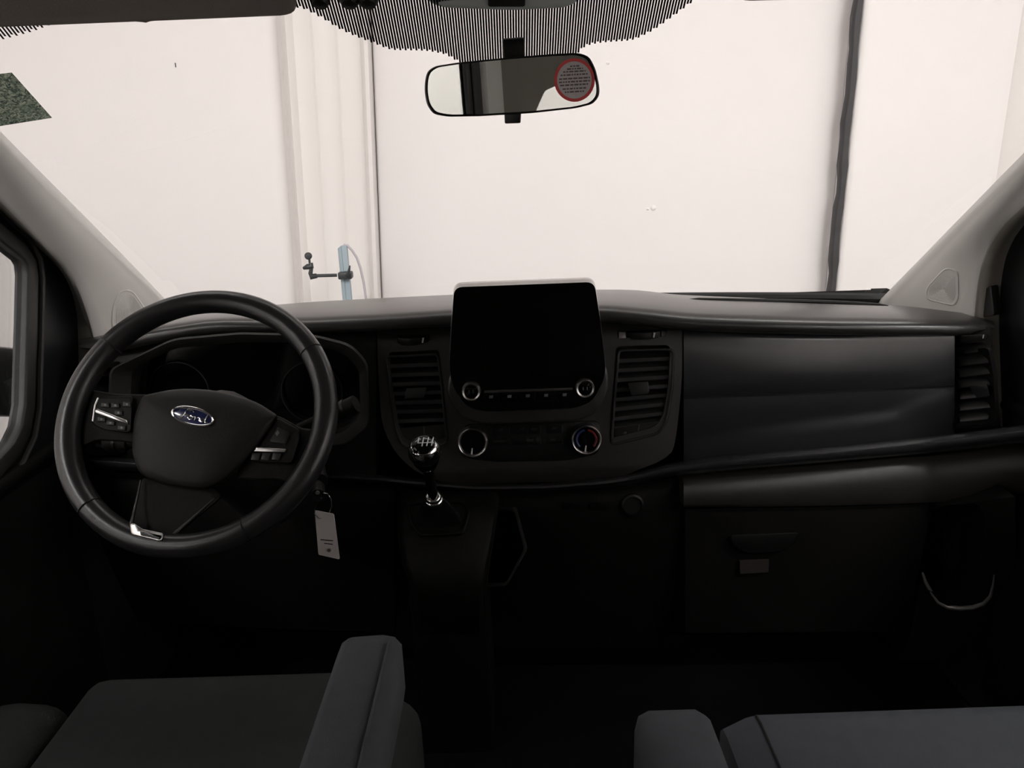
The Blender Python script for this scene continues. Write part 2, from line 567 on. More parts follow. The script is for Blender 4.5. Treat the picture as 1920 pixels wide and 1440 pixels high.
# green mottled sticker on the glass
pp = [(-70, 146), (22, 136), (98, 221), (-60, 246)]
def sub4(p, n=6):
    rows = []
    for i in range(n + 1):
        a = Vector(p[0]).lerp(Vector(p[3]), i / n); b = Vector(p[1]).lerp(Vector(p[2]), i / n)
        rows.append([onglass(*a.lerp(b, j / n), 0.004) for j in range(n + 1)])
    return rows
simple('windscreen_sticker', MB().grid(sub4(pp)), 'sticker', 'mottled green rectangular sticker high on the windscreen glass', 'sticker')
bpy.data.objects['windscreen_sticker'].data.name = 'windscreen_sticker'

# headliner: roof lining over the cab
rows = []
for y, z in ((1.235, 1.385), (1.17, 1.40), (1.08, 1.43), (.9, 1.46), (.5, 1.48), (-2.3, 1.48)):
    rows.append([(x, y - (.3 * x * x if y > 1 else 0), z - 0.10 * max(0, abs(x) - .6) ** 1.0) for x in np.linspace(-.95, .95, 15)])
simple('headliner', MB().slab(rows, (0, 0, .04)), 'head', 'pale cloth headliner under the cab roof', 'headliner', 'structure')
slabbox('cab_roof', (-1.0, -2.4, 1.53), (1.0, 1.0, 1.56), 'van', 'dark blue painted van roof above the headliner', 'roof')
slabbox('cab_floor', (-.92, -2.4, -.05), (.92, 1.95, 0.0), 'carpet', 'black carpeted cab floor under the seats', 'floor')
slabbox('bulkhead', (-.92, -2.4, 0), (.92, -2.36, 1.53), 'doorgrey', 'dark bulkhead closing the rear of the cab', 'wall')
slabbox('lightblock', (-.862, 1.52, .655), (.90, 1.96, .69), 'carpet', 'black cowl shelf added against light leaks, hidden under the rear of the dashboard', 'panel')  # added to keep windscreen light from leaking down behind the dash
slabbox('trim_3', (-.90, 1.30, 0), (-.862, 1.96, .755), 'carpet', 'black footwell sheet added against light leaks, left of the pedals', 'panel')  # added to close the gap where outside light leaked into the footwell
slabbox('trim_4', (.90, 1.30, 0), (.94, 1.96, .755), 'carpet', 'black footwell sheet added against light leaks, right of the glovebox', 'panel')  # added likewise, blocks the light leak on the passenger side
simple('firewall', MB().box((0, 1.9, .36), (1.84, .04, .80)), 'carpet', 'black lined firewall behind the dashboard', 'wall', 'structure')

# ---- outlines of the windscreen pillars (row: pixel y, pixel x)
LO = [(-260, -535), (270, 0), (567, 300), (600, 330), (700, 420)]
LI = [(-260, -610), (270, -88), (362, 0), (465, 98), (500, 128), (545, 153), (600, 172), (640, 182), (700, 190)]
LS = [(-260, -640), (270, -124), (398, 0), (490, 100), (520, 124), (560, 140), (600, 147), (700, 150)]
RO = [(-260, 2510), (310, 1922), (570, 1660), (620, 1610), (700, 1540)]
RI = [(-260, 2540), (310, 1986), (378, 1920), (425, 1872), (470, 1845), (520, 1830), (590, 1822), (700, 1815)]
RS = [(-260, 2565), (310, 2020), (418, 1920), (450, 1897), (490, 1881), (540, 1873), (600, 1870), (700, 1873), (800, 1877)]
# ---- doors
def door(n, sg, label):
    X = -.84 if sg < 0 else .885
    t = root('door_%d' % n, label, 'door', (X, .6, 0), kind='structure')
    XH = -.852
    A = atx(0, 472, XH); B = atx(20, 488, XH)
    fr = [atx(20, 488, XH), atx(26, 498, XH), atx(28, 515, XH), atx(26, 600, XH), atx(23, 690, XH), atx(21, 760, XH), atx(14, 800, XH), atx(0, 829, XH)]
    s = (A.z - B.z) / (A.y - B.y)
    zt = 1.34
    ye = A.y + (zt - A.z) / s
    hole = [(q.y, q.z) for q in fr] + [(fr[-1].y - .14, fr[-1].z - .035), (.3, fr[-1].z - .06), (.04, fr[-1].z - .06), (.0, fr[-1].z - .03), (.0, zt - .03), (.04, zt), (ye - .03, zt), (ye + .02, zt - .022)]
    cx = sum(p[0] for p in hole) / len(hole); cz = sum(p[1] for p in hole) / len(hole)
    def grow(d):
        out = []
        for i in range(len(hole)):
            p0, p1, p2 = Vector(hole[i - 1]), Vector(hole[i]), Vector(hole[(i + 1) % len(hole)])
            tg = (p2 - p0).normalized(); nn = Vector((tg.y, -tg.x))
            if nn.dot(p1 - Vector((cx, cz))) < 0: nn = -nn
            out.append(tuple(p1 + nn * d))
        return out
    co, cs = (LO, LS) if sg < 0 else (RO, RS)
    edge = []
    for py in (640, 600, 560, 520, 480, 440, 400, 360, 300, 200, 100, 0, -100):
        po = pchip([a for a, b in co], [b for a, b in co], py); ps = pchip([a for a, b in cs], [b for a, b in cs], py)
        q = atx(ps * .72 + po * .28, py, X)
        edge.append((q.y, q.z))
    edge = [q for q in edge if q[1] < 1.44]
    outer = [(-.105, 0.02), (edge[0][0] + .02, 0.02)] + edge + [(edge[-1][0] - .12, 1.47), (-.105, 1.47)]
    mb = MB().prism([(X, y, z) for y, z in outer], [(X + .012 * sg, y, z) for y, z in outer])
    panel = mb.build('door_skin', 'doorblack', top=None)
    cut(panel, [MB().prism([(X - .05 * sg, y, z) for y, z in hole], [(X + .1 * sg, y, z) for y, z in hole])])
    panel.data.transform(ROOTM[t.name].inverted())
    panel.parent = t
    g1, g2 = grow(.028), grow(.0)
    def ring(a, b, x0, x1):
        mb = MB(); N = len(a)
        vs = [(x1, y, z) for y, z in a] + [(x0, y, z) for y, z in a] + [(x0, y, z) for y, z in b] + [(x1, y, z) for y, z in b]
        mb.add(vs, [(k*N + i, k*N + (i+1) % N, ((k+1) % 4)*N + (i+1) % N, ((k+1) % 4)*N + i) for k in range(4) for i in range(N)])
        return mb
    ring(g1, g2, X - .012 * sg, X + .012 * sg).build('window_frame', 'doorgrey', top=t, bevel=.004, ang=50)
    MB().tube([(X - .006 * sg, y, z) for y, z in grow(.046)], .005, 8, closed=True).build('window_seal', 'doorgrey', top=t)
    MB().prism([(X + .0125 * sg, y, z) for y, z in grow(.012)], [(X + .0165 * sg, y, z) for y, z in grow(.012)]).build('window_glass', 'doorglass', top=t)
    # door card below the window, with a rounded shoulder
    zs_ = fr[-1].z - .085
    sec = [(0, zs_ + .01), (-.008, zs_ + .004), (-.014, zs_ - .02), (-.016, zs_ - .06), (-.010, zs_ - .10), (-.016, zs_ - .2), (-.016, .1), (0, .06)]
    MB().prism([(X + a * sg, -.1, z) for a, z in sec], [(X + a * sg, 1.26, z) for a, z in sec]).build('door_card', 'lower', top=t, bevel=.008, ang=25)
    # belt shoulder that runs on from the dash rail
    MB().tube([(X - .002 * sg, 1.34, zs_ + .03), (X - .004 * sg, 1.1, zs_ + .03), (X - .004 * sg, .6, zs_ + .025), (X - .004 * sg, 0, zs_ + .02)], .014, 12).build('shoulder_rail', 'lower', top=t)
    # armrest with a pull
    mb = MB().box((X - .045 * sg, .42, .50), (.06, .5, .05)); mb.build('armrest', 'lower', top=t, bevel=.015, seg=3)
    return t
d1 = door(1, -1, 'black driver door with window, left of the steering wheel')
d2 = door(2, 1, 'black passenger door with window, right of the dashboard')

# exterior mirror seen through the driver window
t = root('door_mirror', 'black exterior mirror housing seen through the driver door window', 'mirror', (-1.05, 1.3, .7))
pl = rnd([(-90, 640), (60, 655), (62, 782), (-90, 780)], 14)
MB().prism([atx(x, y, -1.0) for x, y in pl], [atx(x, y, -1.0) + Vector((-.2, .03, 0)) for x, y in pl]).build('housing', 'black', top=t, bevel=.01)
MB().box((-.93, 1.42, .72), (.12, .06, .05)).build('arm', 'black', top=t, bevel=.01)

# ---- rear side walls of the van (seen in the mirror)
def side(name, sg, label):
    X = -.86 if sg < 0 else .90
    o = MB().box((X + .03 * sg, -1.24, .75), (.06, 2.26, 1.5)).build(name, 'head', top=None)
    hole = rnd([(-.45, .70), (-.515, .985), (-.60, 1.05), (-.72, 1.06), (-1.95, 1.06), (-1.95, .70)] if sg < 0 else [(-.40, .70), (-.40, 1.34), (-1.95, 1.34), (-1.95, .70)], .02)  # passenger side opening made taller to stretch the highlight on the dash panel
    cut(o, [MB().prism([(X - .1 * sg, y, z) for y, z in hole], [(X + .2 * sg, y, z) for y, z in hole])])
    tag(o, label, 'side panel', kind='structure')
    MB().prism([(X + .03 * sg, y, z) for y, z in hole], [(X + .034 * sg, y, z) for y, z in hole]).build('side_glass', 'doorglass', parent=o)
    return o
side('van_side', -1, 'pale inner van side behind the driver door')
side('van_side', 1, 'pale inner van side behind the passenger door')
for sg, nm in ((-1, 'driver'), (1, 'passenger')):
    t = root('door_pillar', 'grey pillar with hanging black belt behind the %s door' % nm, 'pillar', (.84 * sg, -.17, 0), kind='structure')
    q_ = 0 if sg < 0 else .04
    sec = [(.86, -.107), (.84, -.11), (.825, -.12), (.825, -.22), (.84, -.24), (.86, -.245)]
    MB().prism([((x + q_) * sg, y, 0) for x, y in sec], [((x + q_) * sg, y, 1.45) for x, y in sec]).build('pillar_trim', 'pillar', top=t, bevel=.008, ang=25)
    MB().box(((.832 + q_) * sg, -.055, .75), (.003, .012, 1.1)).build('seat_belt', 'doorgrey', top=t)

# ---- windscreen pillars
def pillar(n, outer, inner, strip, label, sg, pys, tweet):
    t = root('trim_%d' % n, label, 'pillar trim', (sg * .8, 1.5, .8), kind='structure')
    R1, R2, R3 = [], [], []
    for py in pys:
        po, pi_, ps = [lin([a for a, b in c], [b for a, b in c], py) if False else pchip([a for a, b in c], [b for a, b in c], py) for c in (outer, inner, strip)]
        f = min(1, max(0, (py - 0) / 600))
        q_ = 0 if sg < 0 else .035
        Xo = sg * (.70 + q_ + .10 * f); Xi = sg * (.765 + q_ + .035 * f); Xs = sg * (.838 + q_ * 1.25)
        A = atx(po, py, Xo); B = atx(pi_, py, Xi); S = atx(ps, py, Xs)
        row = []
        for k in range(9):
            u = k / 8
            p = A.lerp(B, u)
            b = math.sin(math.pi * u) ** 0.8
            row.append(p + Vector((-sg * .010 * b, -.022 * b, .004 * b)))
        if py <= 656: R1.append([A + Vector((sg * .012, .05, 0)), A + Vector((0, .012, 0))] + row + [B + Vector((sg * .004, -.002, 0)), B + Vector((sg * .02, .012, 0))])
        B2 = B + Vector((sg * .008, .004, 0))
        row2 = []
        for k in range(6):
            u = k / 5
            b = math.sin(math.pi * u)
            row2.append(B2.lerp(S, u) + Vector((-sg * .006 * b, -.004 * b, 0)))
        R2.append([B + Vector((sg * .03, .02, 0))] + row2 + [S + Vector((sg * .03, .0, 0))])
    MB().grid(R1).build('pillar_cover', 'pillar', top=t, ang=60)
    MB().grid(R2).build('inner_strip', 'seal', top=t, ang=60)
    return t

pys = list(range(-260, 300, 40)) + list(range(300, 701, 12))
p1 = pillar(1, LO, LI, LS, 'pale grey windscreen pillar trim on the driver side', -1, pys, None)
p2 = pillar(2, RO, RI, RS, 'pale grey windscreen pillar trim on the passenger side', 1, pys + [712, 740, 770, 800], None)

def nearest_pillar(px, py, sg):
    o, i = (LO, LI) if sg < 0 else (RO, RI)
    po = pchip([a for a, b in o], [b for a, b in o], py); pi_ = pchip([a for a, b in i], [b for a, b in i], py)
    u = (px - po) / (pi_ - po)
    f = min(1, max(0, py / 600))
    q_ = 0 if sg < 0 else .035
    A = atx(po, py, sg * (.70 + q_ + .10 * f)); B = atx(pi_, py, sg * (.765 + q_ + .035 * f))
    b = math.sin(math.pi * min(1, max(0, u))) ** .8
    return A.lerp(B, u) + Vector((-sg * .010 * b, -.022 * b, .004 * b))

def tweeter(t, poly, sg):
    pl = rnd(poly, 14, 4)
    cx = sum(p[0] for p in pl) / len(pl); cy = sum(p[1] for p in pl) / len(pl)
    d = Vector((-sg * .25, -1, .2)).normalized()
    def rg(s, h): return [nearest_pillar(cx + (x - cx) * s, cy + (y - cy) * s, sg) + d * h for x, y in pl]
    MB().rings([rg(1.06, -.004), rg(1.06, .002), rg(1.0, .004), rg(.97, .001), rg(.94, .001), rg(.75, .001), rg(.5, .001), rg(.25, .001), rg(.05, .001)], (True, True)).build('tweeter_grille', 'pillar', top=t, ang=60)
    mb = MB()
    # concentric fine ridges of the grille
    for k in range(1, 11):
        s = .9 * k / 11
        mb.tube([nearest_pillar(cx + (x - cx) * s, cy + (y - cy) * s, sg) + d * .0012 for x, y in pl[::2]], .0006, 4, closed=True)
    o = mb.build('grille_ridges', 'pillar', parent=[c for c in bpy.data.objects if c.parent == t and c.name.startswith('tweeter')][0], top=t)
    o['kind'] = 'stuff'
tweeter(p1, [(222, 545), (246, 546), (272, 588), (268, 600), (232, 618), (206, 616), (208, 575)], -1)
tweeter(p2, [(1772, 503), (1795, 508), (1798, 560), (1790, 572), (1742, 560), (1740, 540)], 1)
# small blanking piece on the passenger inner strip
pl = rnd([(1842, 545), (1858, 534), (1864, 592), (1838, 596)], 6)
MB().prism([atx(x, y, .855) for x, y in pl], [atx(x, y, .855) + Vector((.02, .01, 0)) for x, y in pl]).build('blanking_cap', 'doorgrey', top=p2, bevel=.002)

# ================================================================== sun visors, roof sensor housing, mirror
def visor(name, x0, x1, label):
    t = root(name, label, 'sun visor', ((x0 + x1) / 2, 1.1, 1.35))
    pl = rnd([(x0, 0)] + [(x0 + (x1 - x0) * k / 8, 0) for k in range(1, 8)] + [(x1, 0), (x1, .19)] + [(x1 + (x0 - x1) * k / 8, .19) for k in range(1, 8)] + [(x0, .19)], .022, 5)
    y0 = 1.10
    z0 = at(300, 39, y0).z
    fr = [Vector((x, y0 - .32 * v * .9, z0 + .55 * v * .9)) for x, v in pl]
    # keep it curved with the windscreen
    for p in fr:
        yo = p.y
        p.y = min(p.y - .22 * max(0, abs(p.x) - .25) ** 2, ygl(p.x, p.z) - .035)
        p.z = 1.15 + (p.z - 1.15) * (p.y / yo) - .010 * max(0, abs(p.x) - .3)
    MB().prism(fr, [p + Vector((0, .016, .010)) for p in fr]).build('visor_pad', 'visor', top=t, bevel=.006, seg=3)
    q = fr[0] if abs(x0) < abs(x1) else fr[5]
    xin = x0 if abs(x0) < abs(x1) else x1
    s_ = 1 if xin > 0 else -1
    MB().tube([(xin + .03 * s_, y0 - .05, z0 + .095), (xin - .03 * s_, y0 - .045, z0 + .10)], .006).build('hinge_rod', 'black', top=t)
    MB().box((xin - .035 * s_, y0 - .04, z0 + .11), (.03, .03, .04)).build('hinge_clip', 'black', top=t, bevel=.006)
    return t
xv = at(556, 20, 1.1).x
visor('sun_visor', -.74, xv, 'dark brown grey sun visor folded above the driver')
visor('sun_visor', -xv - .02, .74, 'dark brown grey sun visor folded above the passenger')

t = root('roof_console', 'grey sensor cover at the top middle of the windscreen', 'sensor cover', (0, 1.2, 1.36))
pl = rnd([(797, -70), (800, 2), (830, 14), (960, 19), (1060, 14), (1086, 2), (1092, -70)], 14)
cx = 945
def sc_ring(s, Y, dy): return [at(cx + (x - cx) * s, (y - dy) if y > -60 else y, Y) for x, y in pl]
MB().rings([sc_ring(1, 1.235, 0), sc_ring(1, 1.19, 0), sc_ring(.96, 1.182, 4)]).build('cover_shell', 'sensor', top=t, bevel=.003)
pl2 = rnd([(915, -70), (915, 12), (985, 12), (985, -70)], 5)
MB().ext([at(x, y, 1.178) for x, y in pl2], (0, .01, 0)).build('sensor_window', 'black', top=t, bevel=.001)
for a in (600, 655, 690):
    MB().lathe(at(a, 2, 1.16), (0, -.5, -1), [(.009, -.10), (.011, -.02), (.014, 0), (.010, .006), (.001, .008)], 16).build('roof_knob', 'black', top=t)

# ---- interior mirror
MP = at(960, 158, 1.17)
MTARGET = Vector((-.84, -.31, 1.10))
nM = ((Vector(CAM) - MP).normalized() + (MTARGET - MP).normalized()).normalized()
def onm(px, py, h=0.0): return atplane(px, py, MP + nM * h, nM)
mr = root('rear_view_mirror', 'black framed rear view mirror with a round red sticker', 'mirror', MP)
out = [(797, 150), (801, 134), (815, 124), (860, 117), (960, 107), (1040, 101), (1085, 99), (1105, 106), (1117, 130), (1124, 162), (1124, 180), (1112, 195),
       (1080, 203), (1000, 212), (900, 218), (840, 219), (812, 214), (800, 196), (796, 172)]
out = rnd(out, 9, 3)
mcx, mcy = 960, 159
def mring(s, sy, h): return [onm(mcx + (x - mcx) * s, mcy + (y - mcy) * sy, h) for x, y in out]
MB().rings([mring(.80, .6, -.030), mring(.97, .93, -.018), mring(1, 1, -.004), mring(1, 1, .001), mring(.985, .97, .003), mring(.975, .95, .001), mring(.97, .94, -.001)]).build('mirror_housing', 'black', top=mr, ang=60)
mb = MB(); mb.add([onm(mcx + (x - mcx) * .965, mcy + (y - mcy) * .93, .0006) for x, y in out], [tuple(range(len(out)))])
mg = mb.build('mirror_glass', 'mirror', top=mr, flat=True)
pl = [(942, 74), (983, 71), (985, 108), (944, 112)]
MB().prism([at(x, y, 1.195) for x, y in pl], [at(x, y, 1.195) + Vector((0, .022, .004)) for x, y in pl]).build('mount_foot', 'black', top=mr, bevel=.003)
MB().tube([MP - nM * .02, at(962, 100, 1.215)], .011).build('mount_arm', 'black', top=mr)
pl = rnd([(945, 208), (976, 206), (975, 231), (946, 232)], 3)
MB().ext([onm(x, y, -.006) for x, y in pl], -nM * .006).build('dip_lever', 'black', top=mr, bevel=.0015)
# round sticker
sc_, sr = (1077, 150), 41
def circ(r, h, n=40, sy=1.0): return [onm(sc_[0] + (r * .93) * math.cos(2*math.pi*k/n), sc_[1] + r * sy * math.sin(2*math.pi*k/n), h) for k in range(n)]
st = MB().rings([circ(sr, .0008), circ(sr, .0014)]).build('warning_sticker', 'red', top=mr)
st['label'] = 'round red and grey sticker'
MB().rings([circ(sr - 6, .0014), circ(sr - 6, .0018)]).build('sticker_field', 'greypaper', parent=st, top=mr)
mb = MB()
rng = random.Random(3)
for (yy, x0, x1) in ((124, -8, 10), (129, -14, 16), (134, -21, 21), (140, -26, 26), (147, -29, 29), (153, -29, 29), (159, -27, 27), (166, -22, 22), (172, -18, 18)):
    x = x0
    while x < x1:
        l = rng.choice((3, 4, 6, 8))
        xe = min(x + l, x1)
        tl = -.06
        q = [(x, yy - 1.5 + tl * x), (xe, yy - 1.5 + tl * xe), (xe, yy + 1.3 + tl * xe), (x, yy + 1.3 + tl * x)]
        mb.ext([onm(sc_[0] + a, b, .0019) for a, b in q], nM * .0002)
        x = xe + 1.6
o = mb.build('sticker_print', 'ink', parent=st, top=mr, flat=True)
o['kind'] = 'stuff'

# ================================================================== dashboard
DB = root('dashboard', 'wide black plastic dashboard across the cab below the windscreen', 'dashboard', (0, 1.4, 0))
C1 = [(120, 640, 1.40), (150, 634, 1.43), (200, 626, 1.47), (300, 600, 1.49), (420, 586, 1.49), (540, 577, 1.49), (700, 570, 1.49), (845, 563, 1.49), (990, 555, 1.49), (1150, 552, 1.49),
      (1220, 555, 1.49), (1300, 563, 1.49), (1500, 569, 1.49), (1700, 577, 1.47), (1800, 586, 1.44), (1862, 602, 1.40)]
C2 = [(120, 648, 1.36), (150, 645, 1.355), (200, 638, 1.35), (300, 617, 1.345), (420, 602, 1.345), (540, 603, 1.345), (700, 597, 1.345), (845, 588, 1.345), (990, 578, 1.345), (1130, 580, 1.345),
      (1220, 588, 1.345), (1300, 596, 1.345), (1560, 604, 1.345), (1750, 606, 1.345), (1820, 607, 1.35), (1862, 609, 1.36)]
def cv(C, px):
    a = [c[0] for c in C]
    return at(px, pchip(a, [c[1] for c in C], px), pchip(a, [c[2] for c in C], px))
secs = []
for px in np.linspace(150, 1862, 84):
    a, b = cv(C1, px), cv(C2, px)
    e = min(1.0, (px - 150) / 40, (1862 - px) / 50)
    e = max(.12, e) ** .5
    m_ = a.lerp(b, .5) + Vector((0, 0, .004 * e)); m2 = a.lerp(b, .82) + Vector((0, 0, .004 * e))
    rz = min(a.z - .03, .82)
    yr = 1.80 - .12 * (a.x / .8) ** 2
    secs.append([Vector((a.x * 1.02, yr, rz - .02)), a.lerp(Vector((a.x * 1.01, yr, rz)), .5) + Vector((0, 0, -.002)), a, m_, m2, b, b + Vector((0, -.006, -.006 * e)), b + Vector((0, -.007, -.013 * e)), b + Vector((0, -.001, -.021 * e)),
                 b + Vector((0, .012, -.026 * e)), b + Vector((0, .05, -.028 * e)), Vector((a.x * 1.01, yr - .05, rz - .10))])
MB().rings(secs).build('top_pad', 'pad', top=DB, ang=50)
# black tube standing in for the dark recess gap of the rear tray behind the pad on the passenger side
mb = MB()
mb.tube([at(px, pchip([1290, 1400, 1500, 1600, 1665], [562, 563.5, 565, 569, 574], px), 1.52) + Vector((0, 0, .000)) for px in np.linspace(1290, 1665, 20)], [.0015] + [.0045] * 18 + [.002], 8)
mb.build('tray_gap', 'black', top=DB)

def panel_rows(pxs, top, bot, prof, dY=lambda px: 0.0):
    """prof: list of (fraction 0..1 from top to bottom, Y)"""
    rows = []
    for f, Y in prof:
        r = []
        for px in pxs:
            a = pchip([p[0] for p in top], [p[1] for p in top], px); b = pchip([p[0] for p in bot], [p[1] for p in bot], px)
            r.append(at(px, a + (b - a) * f, Y + dY(px)))
        rows.append(r)
    return rows

# passenger side satin panel
top = [(1281, 612), (1560, 620), (1700, 623), (1795, 625)]
bot = [(1250, 868), (1281, 864), (1400, 851), (1560, 838), (1700, 823), (1795, 813)]
prof = [(0, 1.396), (.025, 1.381), (.05, 1.3755), (.09, 1.3727), (.14, 1.3695), (.2, 1.3662), (.35, 1.362), (.515, 1.3605), (.525, 1.3620), (.535, 1.3640), (.55, 1.3635), (.75, 1.366), (1, 1.376)]
def bulge(px): return lin([1281, 1450, 1560, 1680, 1795], [1.05, 1.0, .8, .35, .15], px)   # the swell of the face dies out towards the door
rows = []
for f, Y in prof:
    rows.append([at(px, (lambda a_, b_: a_ + (b_ - a_) * f)(pchip([p[0] for p in top], [p[1] for p in top], px), pchip([p[0] for p in bot], [p[1] for p in bot], px)),
                    1.3605 + (Y - 1.3605) * (bulge(px) if f < .5 else 1)) for px in np.linspace(1282, 1790, 40)])
MB().slab(rows, (0, .05, 0)).build('passenger_panel', 'satin', top=DB, ang=60)

# centre panel
def Yc(py): return lin([590, 612, 630, 700, 780, 850, 885, 905], [1.405, 1.393, 1.381, 1.362, 1.350, 1.337, 1.332, 1.345], py)
PL = [(600, 706), (700, 710), (780, 716), (830, 735), (875, 776), (905, 840)]
PR = [(600, 1280), (700, 1279), (780, 1273), (850, 1262), (870, 1240), (885, 1200), (905, 1150)]
rows = []
for r in list(np.linspace(606, 640, 6)) + list(np.linspace(655, 905, 26)):
    l = pchip([a for a, b in PL], [b for a, b in PL], r); rr = pchip([a for a, b in PR], [b for a, b in PR], r)
    row = []
    for k in range(31):
        px = l + (rr - l) * k / 30
        row.append(at(px, r - .0262 * (px - 990), Yc(r)))
    rows.append(row)
cp = MB().slab(rows, (0, .12, 0)).build('centre_panel', 'centre', top=None, ang=50)
VL = rnd([(724, 669), (820, 664), (829, 730), (838, 832), (790, 843), (756, 838), (744, 812), (732, 740)], [8, 8, 1, 8, 10, 14, 12, 1])
VR = rnd([(1160, 657), (1264, 655), (1260, 730), (1250, 790), (1236, 812), (1147, 834), (1152, 750)], [8, 12, 1, 12, 14, 8, 1])
SL = rnd([(742, 632), (805, 629), (803, 645), (744, 649)], 4)
SR = rnd([(1158, 622), (1254, 619), (1253, 634), (1159, 638)], 5)
def px_prism(pl, Yf, d0, d1):
    return MB().prism([at(x, y, Yf(y + .0262 * (x - 990)) + d0) for x, y in pl], [at(x, y, Yf(y + .0262 * (x - 990))) + Vector((0, d1, 0)) for x, y in pl])
cut(cp, [px_prism(VL, Yc, -.05, .075), px_prism(VR, Yc, -.05, .075), px_prism(SL, Yc, -.05, .018), px_prism(SR, Yc, -.05, .018)], 50)
cp.data.transform(ROOTM[DB.name].inverted())
cp.parent = DB

def vent(poly, slats, tab, name, sw):
    """poly: opening outline px; slats: rows (y left, y right at given left and right x functions)"""
    vo = MB()
    inn = poly
    fr = [at(x, y, Yc(y + .0262 * (x - 990)) - .0015) for x, y in poly]
    v = vo.tube(fr, .0026, 8, closed=True).build('air_vent', 'slat', top=DB)
    mb = MB(); mb.add([at(x, y, Yc(y) + .060) for x, y in poly], [tuple(range(len(poly)))])
    mb.build('duct_back', 'black', parent=v, top=DB)
    for (xa, ya, xb, yb) in slats:
        Y = Yc((ya + yb) / 2) + .010
        A, B = at(xa, ya, Y), at(xb, yb, Y)
        sec = [(-.006, -.004), (-.004, .002), (.010, .0075), (.022, .008), (.022, .005), (.008, .002), (-.004, -.0065)]
        MB().rings([[A + Vector((0, a, b)) for a, b in sec], [B + Vector((0, a, b)) for a, b in sec]]).build('slat', 'slat', parent=v, top=DB)
    pl = rnd(tab, 2)
    tb = MB().prism([at(x, y, Yc(y) - .010) for x, y in pl], [at(x, y, Yc(y) + .02) for x, y in pl]).build('vent_tab', 'slat', parent=v, top=DB, bevel=.0015)
    q = rnd(sw, 4)
    MB().prism([at(x, y, Yc(y) + .002) for x, y in q], [at(x, y, Yc(y) + .03) for x, y in q]).build('switch_block', 'dash', parent=v, top=DB, bevel=.002)
    return v
sl = [(727 + i * 2.1, 684 + i * 17.2, 822 + i * 2.2, 681 + i * 17.2) for i in range(7)]
vent(VL, sl, [(762, 728), (800, 726), (795, 746), (758, 748)], 'left', [(750, 802), (834, 795), (837, 830), (790, 840), (758, 834)])
sl = [(1160 - i * 1.8, 674 + i * 18.2, 1258 - i * 1.6, 670 + i * 17.0) for i in range(8)]
vent(VR, sl, [(1177, 718), (1215, 715), (1218, 734), (1213, 739), (1184, 741)], 'right', [(1152, 803), (1243, 790), (1232, 809), (1150, 829)])
# hairlines and marks on the switch blocks
for poly in ([(1198, 797), (1199.5, 797), (1196, 816), (1194.5, 816)], [(1170, 810), (1175, 809), (1175, 813), (1170, 814)], [(794, 800), (795.5, 800), (797, 836), (795.5, 836)]):
    MB().ext([at(x, y, Yc(y) + .0012) for x, y in poly], (0, .002, 0)).build('switch_mark', 'faint', top=DB)
def thumb(pl, tick, blk, m2):
    cx = sum(p[0] for p in blk) / 4; cy = sum(p[1] for p in blk) / 4
    Y = Yc(cy + .0262 * (cx - 990))
    o = MB()
    A = [at(x, y, Y + .001) for x, y in blk]
    n = 9; rs = []
    for k in range(n):
        u = k / (n - 1); b = math.sin(math.pi * u) * .011
        t_ = A[0].lerp(A[1], u); q = A[3].lerp(A[2], u)
        rs.append([t_ + Vector((0, -b, 0)), q + Vector((0, -b, 0)), q + Vector((0, .012, 0)), t_ + Vector((0, .012, 0))])
    w_ = o.rings(rs).build('vent_thumbwheel', 'dash', top=DB, bevel=.001)
    MB().ext([at(x, y, Y - .011) for x, y in tick], (0, .004, 0)).build('tick_mark', 'white', parent=w_, top=DB)
    return w_
thumb(SL, [(792, 634), (795, 634), (793.5, 643), (790.5, 643)], [(746, 633), (800, 631), (799, 644), (747, 647)], 0)
w_ = thumb(SR, [(1226, 624), (1229, 624), (1227, 633), (1224.5, 633)], [(1176, 623), (1238, 621), (1237, 633), (1176, 636)], 0)
for q in ([(1160, 623), (1174, 623), (1174, 636), (1160, 637)], [(1240, 621), (1252, 621), (1252, 632), (1240, 633)]):
    MB().ext([at(x, y, Yc(y) + .002) for x, y in q], (0, .01, 0)).build('slot_cap', 'silver', parent=w_, top=DB, bevel=.001)

# climate control
kx = (0, -.983, .183)
def dial(c, r, m_ring, hgt, Y, part, ptr=None, arcs=False):
    o = at(c[0], c[1], Y)
    R = r * (o - Vector(CAM)).length / F * 1.0
    k = MB().lathe(o, kx, [(R * 1.02, -.006), (R * 1.02, hgt * .5), (R, hgt), (R * .93, hgt * 1.08), (R * .84, hgt * 1.0), (R * .80, hgt * .7)], 40, (True, False)).build(part, m_ring, top=DB, ang=60)
    MB().lathe(o, kx, [(R * .81, -.004), (R * .81, hgt * .72), (R * .78, hgt * .8), (.0005, hgt * .86)], 36).build('dial_cap', 'gloss', parent=k, top=DB, ang=50)
    ax = Vector(kx).normalized()
    u = Vector((1, 0, 0)); v = ax.cross(u) if ax.cross(u).z > 0 else u.cross(ax)
    if ptr:
        a = o + ax * (hgt * .93)
        MB().tube([a + u * (-.04 * R) - v * (.38 * R), a + u * (-.10 * R) - v * (.78 * R)], [.0011, .0015], 6).build('pointer', 'white', parent=k, top=DB)
    if arcs:
        for m2, t0, t1 in (('blue', 100, 225), ('crimson', -45, 80)):
            pts = [o + ax * (hgt * .86) + (u * math.cos(math.radians(d_)) + v * math.sin(math.radians(d_))) * R * .64 for d_ in np.linspace(t0, t1, 14)]
            MB().tube(pts, .0022, 6).build('colour_arc', m2, parent=k, top=DB)
    return k
cl = rnd([(868, 796), (1126, 789), (1124, 852), (1060, 864), (930, 867), (872, 860)], 16)
